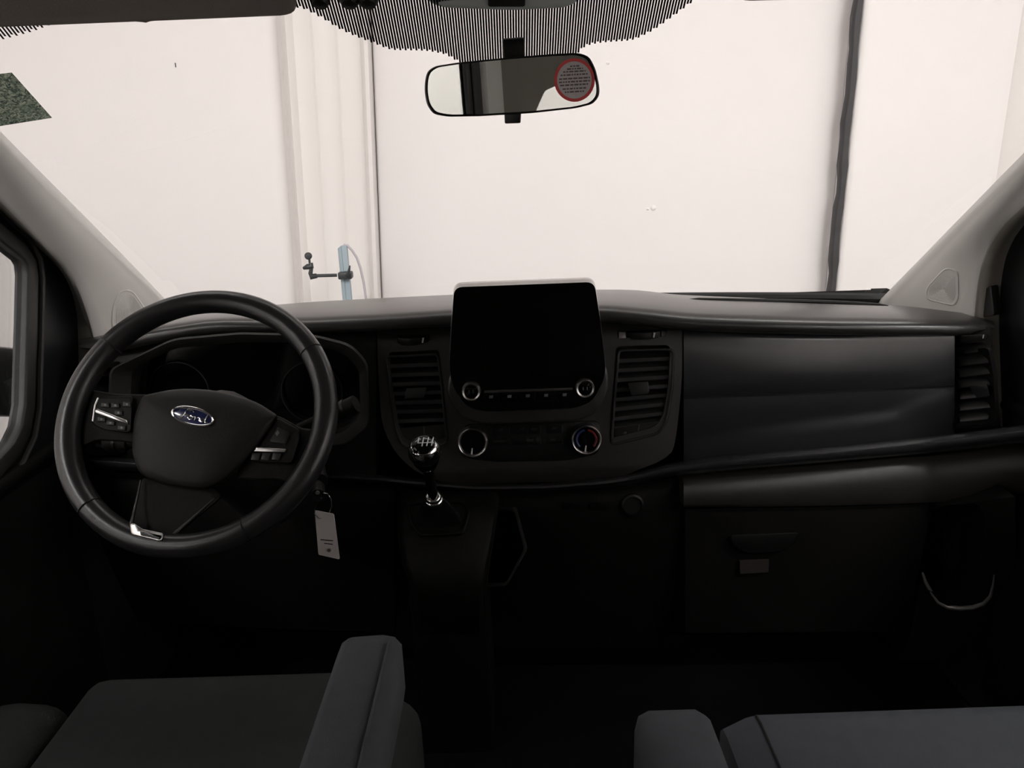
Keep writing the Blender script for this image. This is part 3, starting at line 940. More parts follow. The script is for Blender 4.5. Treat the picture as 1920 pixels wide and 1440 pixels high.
cpn = px_prism(cl, Yc, -.003, .02).build('climate_panel', 'black', top=DB, bevel=.002)
dial((887, 826), 28, 'satinchrome', .020, Yc(828) - .004, 'fan_dial', True)
dial((1098, 821), 28, 'satinchrome', .020, Yc(828) - .004, 'temperature_dial', True, True)
for r_, yy in ((0, 806), (1, 826)):
    for i, xx in enumerate((941, 975, 1003, 1040)):
        y = yy - .0262 * (xx - 990)
        wd = 15 if i != 2 else 11
        pl = rnd([(xx - wd, y - 8), (xx + wd, y - 8), (xx + wd, y + 8), (xx - wd, y + 8)], 3)
        b_ = MB().prism([at(a, b, Yc(b) - .005) for a, b in pl], [at(a, b, Yc(b)) for a, b in pl]).build('climate_button', 'black', parent=cpn, top=DB, bevel=.0008)
for (xx, yy, wd, hh) in ((940, 806, 4, 5), (981, 804, 3, 5), (1001, 805, 6, 4), (1040, 803, 5, 5), (936, 828, 11, 4), (994, 826, 6, 5), (1009, 824, 3, 8), (1037, 825, 5, 5)):
    pl = [(xx - wd, yy - hh * .4), (xx + wd, yy - hh * .5), (xx + wd, yy + hh * .3), (xx - wd, yy + hh * .5)]
    MB().ext([at(a, b, Yc(b) - .0056) for a, b in pl], (0, .001, 0)).build('button_mark', 'faint' if False else 'slat', parent=cpn, top=DB)

# driver side face with the instrument opening
top = [(150, 655), (200, 648), (300, 632), (420, 622), (560, 618), (706, 612)]
bot = [(150, 856), (250, 864), (400, 876), (560, 884), (706, 890)]
prof = [(0, 1.40), (.05, 1.385), (.12, 1.375), (.3, 1.366), (.6, 1.362), (1, 1.366)]
dp = MB().slab(panel_rows(np.linspace(190, 705, 40), top, bot, prof), (0, .12, 0)).build('driver_panel', 'dash', top=None, ang=60)
IO = rnd([(245, 735), (248, 690), (330, 652), (450, 642), (570, 643), (645, 662), (673, 692), (676, 780), (640, 815), (300, 815), (250, 790)], [6, 14, 20, 10, 20, 20, 14, 14, 20, 20, 14])
cut(dp, [MB().prism([at(x, y, 1.25) for x, y in IO], [at(x, y, 1.36) + Vector((0, .09, 0)) for x, y in IO])], 60)
dp.data.transform(ROOTM[DB.name].inverted()); dp.parent = DB
OO = rnd([(203, 750), (205, 692), (325, 634), (450, 623), (585, 626), (660, 645), (690, 680), (693, 800), (650, 835), (290, 835), (210, 810)], [6, 14, 20, 10, 20, 20, 14, 14, 20, 20, 14])
def hood(pl, Y): return [at(x, y, Y - .05 * max(0, min(1, (720 - y) / 90))) for x, y in pl]
MB().rings([hood(OO, 1.385), hood(OO, 1.325), [a.lerp(b, .15) + Vector((0, -.004, 0)) for a, b in zip(hood(OO, 1.322), hood(IO, 1.322))], hood(IO, 1.326), [p + Vector((0, .09, 0)) for p in hood(IO, 1.34)]], (False, False)).build('instrument_hood', 'hood', top=DB, ang=60)
ip = MB().prism([at(x, y, 1.395) for x, y in IO], [at(x, y, 1.395) + Vector((0, .02, 0)) for x, y in IO]).build('instrument_cluster', 'gloss', top=DB)
for cx_, r_ in ((335, 58), (585, 58)):
    o = at(cx_, 735, 1.385)
    R = r_ * 1.45 / F
    MB().lathe(o, (0, -1, .1), [(R, -.008), (R, .002), (R * .97, .002), (R * .95, -.003)], 40, (False, False)).build('gauge_ring', 'black', parent=ip, top=DB)

# end vents
def end_vent(sg):
    def P(px, py, Y, dx=0):
        q = at(px, py, Y); q.x += dx
        return q if sg > 0 else Vector((-q.x + .045, q.y, q.z))
    A = rnd([(1795, 657), (1853, 652), (1862, 700), (1868, 790), (1852, 795), (1795, 798)], [6, 8, 1, 14, 8, 4])
    Y0 = 1.362
    def Yv(px): return Y0 - .05 * (px - 1795) / 75
    fr = [P(x, y, Yv(x)) for x, y in A]
    O = [(1828 + (x - 1828) * 1.22, 722 + (y - 722) * 1.09) for x, y in A]
    # keep the outer edge of the surround close to the opening on the door side
    O = [(min(x, 1874), max(634, y)) for x, y in O]
    bk = [P(x, y, Yv(x) + .01) for x, y in O]
    v = MB().rings([[p + Vector((0, .07, 0)) for p in bk], bk, [a.lerp(b, .5) + Vector((0, -.006, 0)) for a, b in zip(bk, fr)], fr, [p + Vector((0, .05, 0)) for p in fr]], (False, True)).build('air_vent', 'dash', top=DB, ang=50)
    v['label'] = 'end air vent beside the door'
    for i in range(6):
        y = 675 + i * 21
        a, b = P(1796, y + 4, Yv(1796) + .012), P(1852 + i * 2.2, y - 2, Yv(1856) + .012)
        sec = [(-.008, -.004), (-.006, .002), (.010, .0085), (.024, .009), (.024, .006), (.010, .004), (-.006, -.0065)]
        MB().rings([[a + Vector((0, p, q)) for p, q in sec], [b + Vector((0, p, q)) for p, q in sec]]).build('slat', 'slat', parent=v, top=DB)
    pl = rnd([(1816, 722), (1850, 720), (1856, 742), (1830, 745)], 3)
    MB().prism([P(x, y, Yv(x) - .012) for x, y in pl], [P(x, y, Yv(x) + .02) for x, y in pl]).build('vent_tab', 'slat', parent=v, top=DB, bevel=.002)
    pl = rnd([(1800, 628), (1850, 627), (1849, 639), (1800, 641)], 4)
    q = MB().prism([P(x, y, Yv(x) - .004) for x, y in pl], [P(x, y, Yv(x) + .03) for x, y in pl]).build('vent_thumbwheel', 'dash', parent=v, top=DB, bevel=.002)
    MB().prism([P(x, y, Yv(x) - .006) for x, y in [(1843, 628), (1845.5, 627), (1844, 634), (1842, 635)]], [P(x, y, Yv(x)) for x, y in [(1843, 628), (1845.5, 627), (1844, 634), (1842, 635)]]).build('tick_mark', 'white', parent=v, top=DB)
    # cheek that closes the dash end above and around the vent
    pl = [(1790, 624), (1858, 610), (1862, 660), (1876, 800), (1866, 815), (1790, 815)]
    MB().prism([P(x, y, Yv(x) + .022) for x, y in pl], [P(x, y, Yv(x) + .10) for x, y in pl]).build('end_cheek', 'dash', top=DB, bevel=.004)
end_vent(1)
end_vent(-1)

# rounded rail under the upper face
RT = [(-120, 838), (20, 846), (110, 853), (250, 862), (400, 874), (560, 884), (706, 892), (800, 902), (900, 909), (1000, 908), (1090, 902), (1170, 892), (1260, 870), (1400, 854), (1560, 840), (1700, 826), (1790, 816), (1920, 799), (2050, 780)]
def rt(px): return pchip([a for a, b in RT], [b for a, b in RT], px)
secs = []
for px in np.linspace(-20, 1985, 90):
    a = rt(px)
    th = lin([0, 250, 800, 1100, 1300, 1600, 1920], [20, 20, 12, 14, 22, 23, 27], px)
    s = 1.0
    bY = 1.325 - .03 * min(1, max(0, (px - 1200) / 700)) - .07 * max(0, (px - 1740) / 180) - .02 * min(1, max(0, (400 - px) / 400))
    secs.append([at(px, a - 3, bY + .06), at(px, a - 2, bY + .03), at(px, a, bY + .012), at(px, a + th * .3, bY + .002), at(px, a + th * .6, bY), at(px, a + th * .9, bY + .004), at(px, a + th * 1.1, bY + .014), at(px, a + th * 1.15, bY + .04), at(px, a + th * 1.1, bY + .10)])
for s_ in secs:
    for p in s_:
        p.x = max(-.838, min(.883, p.x))
MB().rings(secs).build('trim_rail', 'satin', top=DB, ang=50)

# lower dash, passenger side
top = [(1281, 894), (1400, 884), (1560, 868), (1700, 852), (1800, 842), (1920, 826), (2000, 815)]
bot = [(1281, 952), (1560, 948), (1750, 942), (1920, 926), (2000, 920)]
prof = [(0, 1.36), (.12, 1.345), (.3, 1.333), (.6, 1.325), (.9, 1.326), (1, 1.332)]
MB().slab(panel_rows(np.linspace(1282, 1935, 34), top, bot, prof, lambda px: -.085 * max(0, (px - 1740) / 180)), (0, .05, 0)).build('lower_shelf', 'shelf', top=DB, ang=60)
# glovebox
GB = rnd([(1284, 954), (1560, 950), (1748, 944), (1742, 985), (1722, 1075), (1706, 1185), (1284, 1188)], [4, 2, 8, 1, 1, 10, 4])
gb = MB().prism([at(x, y, 1.343 + .026 * (y - 950) / 240) for x, y in GB], [at(x, y, 1.40) + Vector((0, .02, 0)) for x, y in GB]).build('glovebox_door', 'lower', top=DB, bevel=.004, seg=3)
pl = rnd([(1368, 1003), (1500, 998), (1488, 1020), (1460, 1036), (1400, 1038), (1374, 1022)], 8)
MB().prism([at(x, y, 1.336) for x, y in pl], [at(x, y, 1.36) for x, y in pl]).build('handle', 'black', parent=gb, top=DB, bevel=.003)
pl = [(1387, 1052), (1442, 1050), (1441, 1073), (1388, 1076)]
MB().ext([at(x, y, 1.346) for x, y in pl], (0, .004, 0)).build('sticker', 'label', parent=gb, top=DB)
# kick panel with the bottle pocket
KP = [(1756, 946), (1830, 938), (1905, 930), (1905, 1240), (1800, 1240), (1690, 1240), (1712, 1180), (1730, 1078), (1748, 985)]
def Yk(x, y): return 1.338 - .105 * min(1.2, max(0, (x - 1735) / 145)) + .02 * (y - 940) / 240
kp = MB().prism([at(x, y, Yk(x, y)) for x, y in KP], [at(x, y, Yk(x, y)) + Vector((0, .13, 0)) for x, y in KP]).build('kick_panel', 'lower', top=None, bevel=.003)
PK = rnd([(1800, 976), (1868, 972), (1884, 992), (1880, 1050), (1862, 1112), (1842, 1137), (1795, 1144), (1762, 1134), (1728, 1082), (1748, 1040), (1776, 990)], 14, 3)
pk2 = [(max(1736, x), y) for x, y in PK]
cut(kp, [MB().prism([at(x, y, Yk(x, y) - .08) for x, y in PK], [at(x, y, Yk(x, y)) + Vector((0, .11, 0)) for x, y in PK])])
kp.data.transform(ROOTM[DB.name].inverted()); kp.parent = DB
RP = [(1730, 1074), (1735, 1090), (1746, 1110), (1760, 1128), (1778, 1138), (1800, 1141), (1825, 1139), (1845, 1132), (1857, 1118), (1862, 1096), (1864, 1078)]
MB().tube([at(x, y, Yk(x, y) - .004) for x, y in RP], [.002, .0035, .004, .005, .005, .0048, .0045, .004, .003, .002, .001], 10).build('pocket_rim', 'silver', parent=kp, top=DB)
# underside of the dash
mb = MB().box((.42, 1.55, .30), (.90, .30, .10)); mb.build('dash_underside', 'carpet', top=DB)

# lower dash, driver side (knee panel) with light switch
top = [(-60, 868), (20, 870), (110, 876), (250, 888), (400, 896), (560, 904), (742, 912)]
bot = [(-60, 1150), (20, 1150), (250, 1165), (560, 1180), (742, 1185)]
prof = [(0, 1.36), (.06, 1.345), (.14, 1.337), (.3, 1.335), (.45, 1.345), (.7, 1.375), (1, 1.42)]
MB().slab(panel_rows(np.linspace(18, 740, 30), top, bot, prof), (0, .04, 0)).build('knee_panel', 'lower', top=DB, ang=60)
pl = rnd([(82, 908), (205, 912), (214, 975), (90, 972)], 8)
lsw = MB().prism([at(x, y, 1.328) for x, y in pl], [at(x, y, 1.345) for x, y in pl]).build('light_switch_panel', 'black', top=DB, bevel=.003)
MB().lathe(at(106, 938, 1.325), (0, -1, .15), [(.020, -.004), (.019, .010), (.015, .013), (.001, .0135)], 24).build('light_dial', 'dash', parent=lsw, top=DB)
MB().lathe(at(172, 942, 1.325), (0, -1, .15), [(.014, -.004), (.013, .006), (.001, .007)], 24).build('dimmer_dial', 'dash', parent=lsw, top=DB)

# centre stack below the rail, with socket and USB ports
top = [(742, 905), (900, 918), (1000, 918), (1100, 914), (1180, 908), (1281, 892)]
bot = [(742, 1215), (1281, 1215)]
prof = [(0, 1.38), (.06, 1.366), (.2, 1.360), (.5, 1.375), (1, 1.43)]
MB().slab(panel_rows(np.linspace(742, 1280, 26), top, bot, prof), (0, .05, 0)).build('lower_stack', 'console', top=DB, ang=60)
MB().lathe(at(1186, 946, 1.360), (0, -1, .12), [(.022, -.004), (.022, .005), (.018, .007), (.016, .003), (.001, .002)], 28).build('power_socket', 'black', top=DB)
for xx in (1075, 1125):
    pl = rnd([(xx - 18, 941), (xx + 18, 940), (xx + 18, 954), (xx - 18, 955)], 3)
    MB().prism([at(x, y, 1.358) for x, y in pl], [at(x, y, 1.375) for x, y in pl]).build('usb_port', 'black', top=DB, bevel=.001)

# ---- steering column shroud, stalks, ignition
WC = at(371, 782, 1.0)
EL = math.radians(38)
nW = Vector((0, -math.cos(EL), math.sin(EL)))
Xw = Vector((1, 0, 0)); Zw = nW.cross(Xw)
if Zw.z < 0: Zw = -Zw
col_dir = -nW
a = WC - nW * .06; b = WC - nW * .34
def ell(c, rx, ry, n=20): return [c + Xw * (rx * math.cos(2*math.pi*k/n)) + Zw * (ry * math.sin(2*math.pi*k/n)) for k in range(n)]
MB().rings([ell(a, .045, .050), ell(a - nW * .01, .062, .065), ell(a - nW * .12, .070, .078), ell(b, .075, .09)]).build('column_shroud', 'dash', top=DB, ang=50)
for sg, tip, nm in ((1, (668, 757), 'wiper_stalk'), (-1, (95, 770), 'indicator_stalk')):
    st_ = a - nW * .07 + Xw * (.06 * sg)
    en = at(*tip, st_.y - .01) if sg > 0 else st_ + Xw * -.17
    if sg < 0: en = st_ + Vector((-.13, 0, .01))
    k = MB().tube([st_, st_.lerp(en, .5), st_.lerp(en, .72), st_.lerp(en, .74), en], [.008, .009, .010, .013, .0135], 14).build(nm, 'lower', top=DB)
    q = st_.lerp(en, .9)
    MB().tube([st_.lerp(en, .86), st_.lerp(en, .89)], .0145, 14).build('stalk_ring', 'black', parent=k, top=DB)
kh = at(598, 912, 1.10)
MB().tube([kh + Vector((-.04, .10, .03)), kh + Vector((-.004, .012, .002))], [.020, .016], 16).build('ignition_barrel', 'black', top=DB)

# ---- infotainment display (stands proud of the centre panel)
IT = root('infotainment_display', 'black tablet style screen with two chrome knobs on the middle of the dashboard', 'screen', at(990, 770, 1.28))
def Ys(py): return lin([528, 770], [1.288, 1.262], py)
SP = rnd([(851, 538), (1115, 528), (1126, 600), (1136, 690), (1133, 712), (1112, 752), (1082, 766), (905, 772), (872, 762), (848, 726), (842, 690), (846, 610)], [16, 16, 1, 16, 16, 14, 20, 20, 14, 16, 16, 1], 5)
scx, scy = 990, 650
def sr_(s, d, pl=SP): return [at(scx + (x - scx) * s, scy + (y - scy) * s, Ys(y) + d) for x, y in pl]
body = MB().rings([[p + Vector((0, .05, -.002)) for p in sr_(.95, 0)], [p + Vector((0, .016, 0)) for p in sr_(1.0, 0)], [p + Vector((0, .003, 0)) for p in sr_(1.0, 0)], sr_(.994, .0), sr_(.985, .0)]).build('screen_housing', 'gloss', top=IT, ang=25)
def bz(s_, dy, lift): return [at(scx + (x - scx) * s_, scy + (y - scy) * s_ - (lift if y < 560 else 0), Ys(y)) + Vector((0, dy, 0)) for x, y in SP]
MB().rings([bz(1.0, .024, 3), bz(1.008, .018, 4.0), bz(1.006, .008, 2.6), bz(1.0, .0015, 0.0), bz(.996, -.0005, 0)], (False, False)).build('screen_bezel', 'satinchrome', top=IT, ang=60)
dg = rnd([(866, 552), (1106, 543), (1118, 690), (1112, 700), (868, 708), (860, 698)], 8)
MB().prism([at(x, y, Ys(y) - .0012) for x, y in dg], [at(x, y, Ys(y) + .004) for x, y in dg]).build('display_glass', 'gloss', top=IT, ang=30)
pl = [(908, 732), (1074, 727), (1074, 732), (908, 737)]
MB().prism([at(x, y, Ys(y) - .0035) for x, y in pl], [at(x, y, Ys(y) + .002) for x, y in pl]).build('trim_strip', 'centre', top=IT, bevel=.0006)
for i in range(5):
    xx = 921 + i * 34.5
    y = 744 - i * 1.0
    pl = rnd([(xx - 14, y - 6), (xx + 14, y - 7), (xx + 14, y + 8), (xx - 14, y + 9)], 3)
    b_ = MB().prism([at(p, q, Ys(q) - .0025) for p, q in pl], [at(p, q, Ys(q) + .002) for p, q in pl]).build('media_button', 'gloss', top=IT, bevel=.0006)
    pl = [(xx - 4, y - 2), (xx + 4, y - 2.5), (xx + 3, y + 3), (xx - 4, y + 3)]
    MB().ext([at(p, q, Ys(q) - .0031) for p, q in pl], (0, .0008, 0)).build('button_mark', 'faint', parent=b_, top=IT)
nS = Vector((0, -.99, .12)).normalized()
for c in ((884, 732), (1096, 726)):
    o = at(c[0], c[1], Ys(c[1]))
    R = 18 * 1.3 / F
    k = MB().lathe(o, nS, [(R * 1.03, -.003), (R * 1.0, .012), (R * .92, .0145), (R * .76, .0135), (R * .72, .009)], 36, (True, False)).build('volume_knob', 'satinchrome', top=IT, ang=60)
    MB().lathe(o, nS, [(R * .73, 0), (R * .73, .010), (R * .4, .0115), (.0005, .012)], 30).build('knob_face', 'gloss', parent=k, top=IT)
    for s_ in (-1, 1):
        MB().box(o + nS * .0120 + Vector((.0035 * s_, 0, 0)), (.0016, .001, .0055)).build('knob_mark', 'faint', parent=k, top=IT)
# housing behind the display that meets the dash
HB = rnd([(846, 690), (1138, 682), (1143, 730), (1118, 776), (1086, 790), (900, 796), (862, 782), (836, 736)], 18)
MB().prism([at(x, y, Ys(y) + .022) for x, y in HB], [at(x, y, Yc(y) + .01) for x, y in HB]).build('screen_mount', 'centre', top=IT, bevel=.005, seg=3)
MB().box((at(990, 600, 1.36).x, 1.35, .85), (.16, .09, .06)).build('screen_bracket', 'black', top=IT, bevel=.006)

# ================================================================== steering wheel
WM = Matrix(((Xw.x, Zw.x, nW.x, WC.x), (Xw.y, Zw.y, nW.y, WC.y), (Xw.z, Zw.z, nW.z, WC.z), (0, 0, 0, 1)))
SW = root('steering_wheel', 'black leather steering wheel turned slightly, with an oval blue badge', 'steering wheel', matrix=WM)
def W(px, py, h=0.0): return atplane(px, py, WC + nW * h, nW)
RM, RT_ = .1755, .0166
N_ = 96; K_ = 18
rs = []
for i in range(N_):
    th = 2 * math.pi * i / N_
    rad = Xw * math.cos(th) + Zw * math.sin(th)
    cen = WC + rad * RM
    ring = []
    for k in range(K_):
        f = 2 * math.pi * k / K_
        a_ = RT_ * (1.0 + .03 * math.cos(2 * f))
        ring.append(cen + rad * (a_ * math.cos(f) * .95) + nW * (a_ * math.sin(f) * 1.08))
    rs.append(ring)
rs.append(rs[0])
MB().rings(rs, (False, False)).build('rim', 'leather', top=SW, ang=80)
for (px, py) in ((592, 655), (150, 968), (470, 1012), (200, 640)):
    d = W(px, py) - WC
    rad = d.normalized()
    cen = WC + rad * RM
    tg = nW.cross(rad)
    MB().tube([cen + rad * (.0172 * .95 * math.cos(2*math.pi*k/20)) + nW * (.0172 * 1.08 * math.sin(2*math.pi*k/20)) for k in range(20)], .0008, 6, closed=True).build('rim_seam', 'black', top=SW)

def wpillow(pl, lev, m, name, ang=60, parent=None):
    cx = sum(p[0] for p in pl) / len(pl); cy = sum(p[1] for p in pl) / len(pl)
    return MB().rings([[W(cx + (x - cx) * s, cy + (y - cy) * s, h) for x, y in pl] for s, h in lev]).build(name, m, parent=parent, top=SW, ang=ang)
HUB = rnd([(266, 742), (330, 728), (405, 731), (480, 752), (522, 780), (500, 815), (462, 862), (420, 905), (380, 920), (310, 910), (262, 890), (247, 850), (250, 785)], [12, 30, 30, 30, 8, 20, 20, 20, 16, 20, 16, 20, 20], 4)
wpillow(HUB, [(1.0, -.035), (1.0, -.002), (.985, .004), (.95, .008), (.85, .012), (.65, .0155), (.4, .0175), (.15, .018)], 'hub', 'airbag_cover')
# spokes: left, right, bottom
wpillow(rnd([(150, 722), (180, 733), (220, 739), (285, 740), (285, 838), (230, 828), (180, 826), (150, 840)], 8), [(1, -.030), (1, -.010), (.96, -.005), (.9, -.004)], 'lower', 'spoke')
wpillow(rnd([(490, 770), (530, 783), (565, 803), (600, 806), (618, 830), (590, 880), (545, 905), (515, 900), (440, 900)], 10), [(1, -.030), (1, -.010), (.96, -.005), (.9, -.004)], 'lower', 'spoke')
ls = wpillow(rnd([(268, 895), (400, 910), (420, 930), (330, 1005), (312, 1018), (245, 1005), (243, 985), (256, 940)], 8), [(1, -.028), (1, -.010), (.95, -.006), (.8, -.006)], 'lower', 'spoke')
# chrome V of the bottom spoke
cv_ = MB().tube([W(264, 900, .000), W(256, 940, .006), W(246, 985, .017)], [.0014, .0017, .0024], 8).build('chrome_insert', 'chrome', top=SW)
pl = rnd([(243, 982), (250, 980), (268, 992), (308, 1000), (306, 1013), (296, 1014), (262, 1006), (246, 1002)], 4)
wpillow(pl, [(1, .002), (1, .0175), (.95, .0195), (.8, .020)], 'satinchrome', 'chrome_plate', parent=cv_)
pl = rnd([(262, 996), (303, 1004), (300, 1012), (264, 1004)], 2)
wpillow(pl, [(1, .015), (1, .0204), (.9, .0208)], 'gloss', 'plate_inlay', parent=cv_)
MB().tube([W(326, 1002, -.004), W(360, 972, -.004), W(402, 934, -.006)], [.0026, .0018, .001], 8).build('spoke_edge', 'silver' if False else 'doorgrey', top=SW)
# left button pod
lp = wpillow(rnd([(178, 744), (250, 742), (246, 812), (195, 806), (172, 795)], 8), [(1, -.012), (1, .001), (.95, .003), (.85, .003)], 'console', 'button_pod')
pl = [(177, 769), (181, 766), (238, 788), (240, 795), (178, 773)]
wpillow(pl, [(1, .001), (1, .0055), (.9, .006)], 'satinchrome', 'chrome_bar', parent=lp)
MB().tube([W(184, 746, .004), W(178, 760, .004), W(174, 790, .004)], .0012, 6).build('pod_edge', 'silver', parent=lp, top=SW)
for (xx, yy) in ((197, 759), (216, 760), (238, 758), (222, 774), (190, 786), (207, 793), (228, 802)):
    wpillow(rnd([(xx - 8, yy - 5), (xx + 8, yy - 4), (xx + 8, yy + 5), (xx - 8, yy + 4)], 2), [(1, .002), (1, .0045), (.85, .005)], 'black', 'wheel_button', parent=lp)
    wpillow([(xx - 2, yy - 2), (xx + 2, yy - 2), (xx + 2, yy + 2), (xx - 2, yy + 2)], [(1, .0045), (1, .0053)], 'faint', 'button_mark', parent=lp)
# right button pod
rp = wpillow(rnd([(520, 782), (562, 806), (563, 822), (548, 870), (478, 866), (485, 835)], 8), [(1, -.012), (1, .001), (.95, .003), (.85, .003)], 'console', 'button_pod')
wpillow(rnd([(479, 838), (537, 842), (534, 848), (476, 846)], 1.5), [(1, .001), (1, .0055), (.9, .006)], 'satinchrome', 'chrome_bar', parent=rp)
for i, xx in enumerate((480, 499, 519)):
    wpillow([(xx - 7, 849), (xx + 9, 850), (xx + 5, 863), (xx - 10, 862)], [(1, .001), (1, .0045), (.9, .005)], 'slat', 'wheel_button', parent=rp)
wpillow(rnd([(520, 800), (545, 812), (536, 832), (505, 828)], 4), [(1, .001), (1, .0045), (.85, .005)], 'black', 'wheel_button', parent=rp)
wpillow([(516, 812), (521, 806), (524, 812), (519, 818)], [(1, .0045), (1, .0056)], 'faint', 'button_mark', parent=rp)
# oval badge
BC = (361, 780.5); BA = math.radians(13)
def bpt(u, v, s=1.0):
    x, y = u * 42 * s, v * 18.5 * s
    return (BC[0] + x * math.cos(BA) - y * math.sin(BA), BC[1] + x * math.sin(BA) + y * math.cos(BA))
def bring(s, h, n=44):
    sx = (42 * s, 18.5 - 42 * (1 - s))
    out_ = []
    for k in range(n):
        x, y = sx[0] * math.cos(2*math.pi*k/n), sx[1] * math.sin(2*math.pi*k/n)
        out_.append(W(BC[0] + x * math.cos(BA) - y * math.sin(BA), BC[1] + x * math.sin(BA) + y * math.cos(BA), h))
    return out_
bd_ = MB().rings([bring(1.0, .010), bring(1.0, .0185), bring(.97, .0205), bring(.90, .0205), bring(.87, .0185)], (True, False)).build('badge', 'chrome', top=SW, ang=60)
bd_['label'] = 'silver oval badge with a blue field'
MB().rings([bring(.88, .012), bring(.88, .0188), bring(.6 if False else .80, .0192)]).build('badge_field', 'navy', parent=bd_, top=SW)
# script lettering on the badge, drawn as strokes
strokes = [
    [(-.62, .30), (-.50, .42), (-.42, .20), (-.34, -.30), (-.26, -.46), (-.10, -.40)],
    [(-.66, -.20), (-.52, -.50), (-.30, -.52), (-.05, -.50), (.02, -.36)],
    [(-.48, .02), (-.30, -.06), (-.16, -.02)],
    [(-.12, .02), (-.20, .20), (-.12, .34), (.0, .26), (.04, .08), (-.04, -.02), (-.12, .02), (.02, .04), (.12, -.02)],
    [(.12, -.02), (.14, .12), (.12, .34), (.18, .08), (.28, .0), (.34, .06), (.32, .24), (.40, .30)],
    [(.56, .06), (.46, .0), (.38, .14), (.42, .32), (.52, .26), (.60, -.10), (.66, -.42), (.60, .10), (.60, .30), (.72, .22)],
]
mb = MB()
for s_ in strokes:
    pts = []
    for i in range(len(s_) - 1):
        for t_ in (0, .34, .67):
            pts.append((s_[i][0] + (s_[i+1][0] - s_[i][0]) * t_, s_[i][1] + (s_[i+1][1] - s_[i][1]) * t_))
    pts.append(s_[-1])
    mb.tube([W(*bpt(u, v * 1.15), .0196) for u, v in pts], .00075, 6)
mb.build('badge_script', 'chrome', parent=bd_, top=SW)
# faint AIRBAG lettering pressed into the cover
fc = bpy.data.curves.new('airbag_lettering', 'FONT')
fc.body = 'AIRBAG'; fc.size = .0085; fc.align_x = 'CENTER'; fc.extrude = .0003
fc.materials.append(M['black'])
ft = bpy.data.objects.new('lettering_source', fc); COL.objects.link(ft)
dgr = bpy.context.evaluated_depsgraph_get(); dgr.update()
fm = bpy.data.meshes.new_from_object(ft.evaluated_get(dgr))
bpy.data.objects.remove(ft); bpy.data.curves.remove(fc)
fo = bpy.data.objects.new('airbag_lettering', fm); COL.objects.link(fo)
fo.parent = SW
p0 = WM.inverted() @ W(325, 878, .0135)
fo.matrix_local = Matrix.Translation((p0.x, p0.y, .0125)) @ Matrix.Rotation(-BA * .8, 4, 'Z')

# ================================================================== ignition key with tag
KT = root('ignition_key', 'key in the ignition with a wire ring and hanging pale tag', 'key', kh)
MB().tube([kh + Vector((-.004, .012, .002)), kh, kh + Vector((.004, -.024, -.004))], [.004, .009, .011], 12).build('key_head', 'black', top=KT)
MB().tube([kh + Vector((.002, -.018, .004)), kh + Vector((.004, -.026, .001))], .0035, 8).build('key_badge', 'satinchrome', top=KT)
KY = 1.07
ring_px = [(605, 924), (603, 933), (597, 939), (590, 952), (590, 964), (598, 972), (609, 972), (617, 963), (622, 950), (621, 936), (614, 926)]
MB().tube([at(x, y, KY + (.006 if 600 < x else -.004)) for x, y in ring_px], .0009, 6, closed=True).build('key_ring', 'chrome', top=KT)
tg_ = [(590, 957), (626, 964), (637, 1049), (597, 1040)]
tb = MB().ext([at(x, y, KY) for x, y in rnd(tg_, 3)], (0, .0012, 0)).build('paper_tag', 'paper', top=KT)
tb['label'] = 'pale paper tag'
MB().lathe(at(617, 1032, KY - .0008), (0, -1, 0), [(.0028, 0), (.0028, .0006), (.0004, .0007)], 12).build('punch_hole', 'ink', parent=tb, top=KT)
for (xx, yy, l) in ((606, 1012, 5), (617, 1013, 7), (612, 1019, 4), (620, 1020, 4)):
    MB().ext([at(a_, b_, KY - .0006) for a_, b_ in ((xx - l, yy - 1), (xx + l, yy), (xx + l, yy + 1.6), (xx - l, yy + .8))], (0, .0004, 0)).build('tag_print', 'label', parent=tb, top=KT)

# ================================================================== gear lever and console
GC = root('gear_console', 'black floor console with moulded surround below the centre panel', 'console', (at(840, 1100, 1.2).x, 1.25, 0))
secs = []
for (l, r_, y, Y) in ((752, 928, 918, 1.345), (746, 936, 932, 1.30), (744, 934, 960, 1.262), (746, 926, 1010, 1.225), (754, 916, 1060, 1.20), (770, 908, 1100, 1.185), (776, 905, 1130, 1.19), (782, 905, 1190, 1.23)):
    secs.append([at(l, y, 1.362), at(l, y, min(1.36, Y + .03)), at(l + 6, y, Y + .004), at(l + 16, y, Y), at(r_ - 16, y, Y), at(r_ - 6, y, Y + .004), at(r_, y, min(1.36, Y + .03)), at(r_, y, 1.362)])
MB().rings(secs).build('console_body', 'console', top=GC, ang=50)
x0, x1 = at(782, 1150, 1.25).x, at(905, 1150, 1.25).x
MB().box(((x0 + x1) / 2, 1.35, .22), (x1 - x0 + .02, .24, .44)).build('console_base', 'carpet', top=GC, bevel=.01)
# surround of the boot
bo = rnd([(762, 944), (868, 940), (880, 955), (872, 985), (866, 1000), (790, 1004), (772, 985)], 10)
def Yb(py): return lin([918, 932, 960, 1010, 1060, 1100], [1.345, 1.30, 1.262, 1.225, 1.20, 1.185], py)
MB().tube([at(x, y, Yb(y) - .003) for x, y in bo], .0035, 8, closed=True).build('boot_surround', 'console', top=GC)
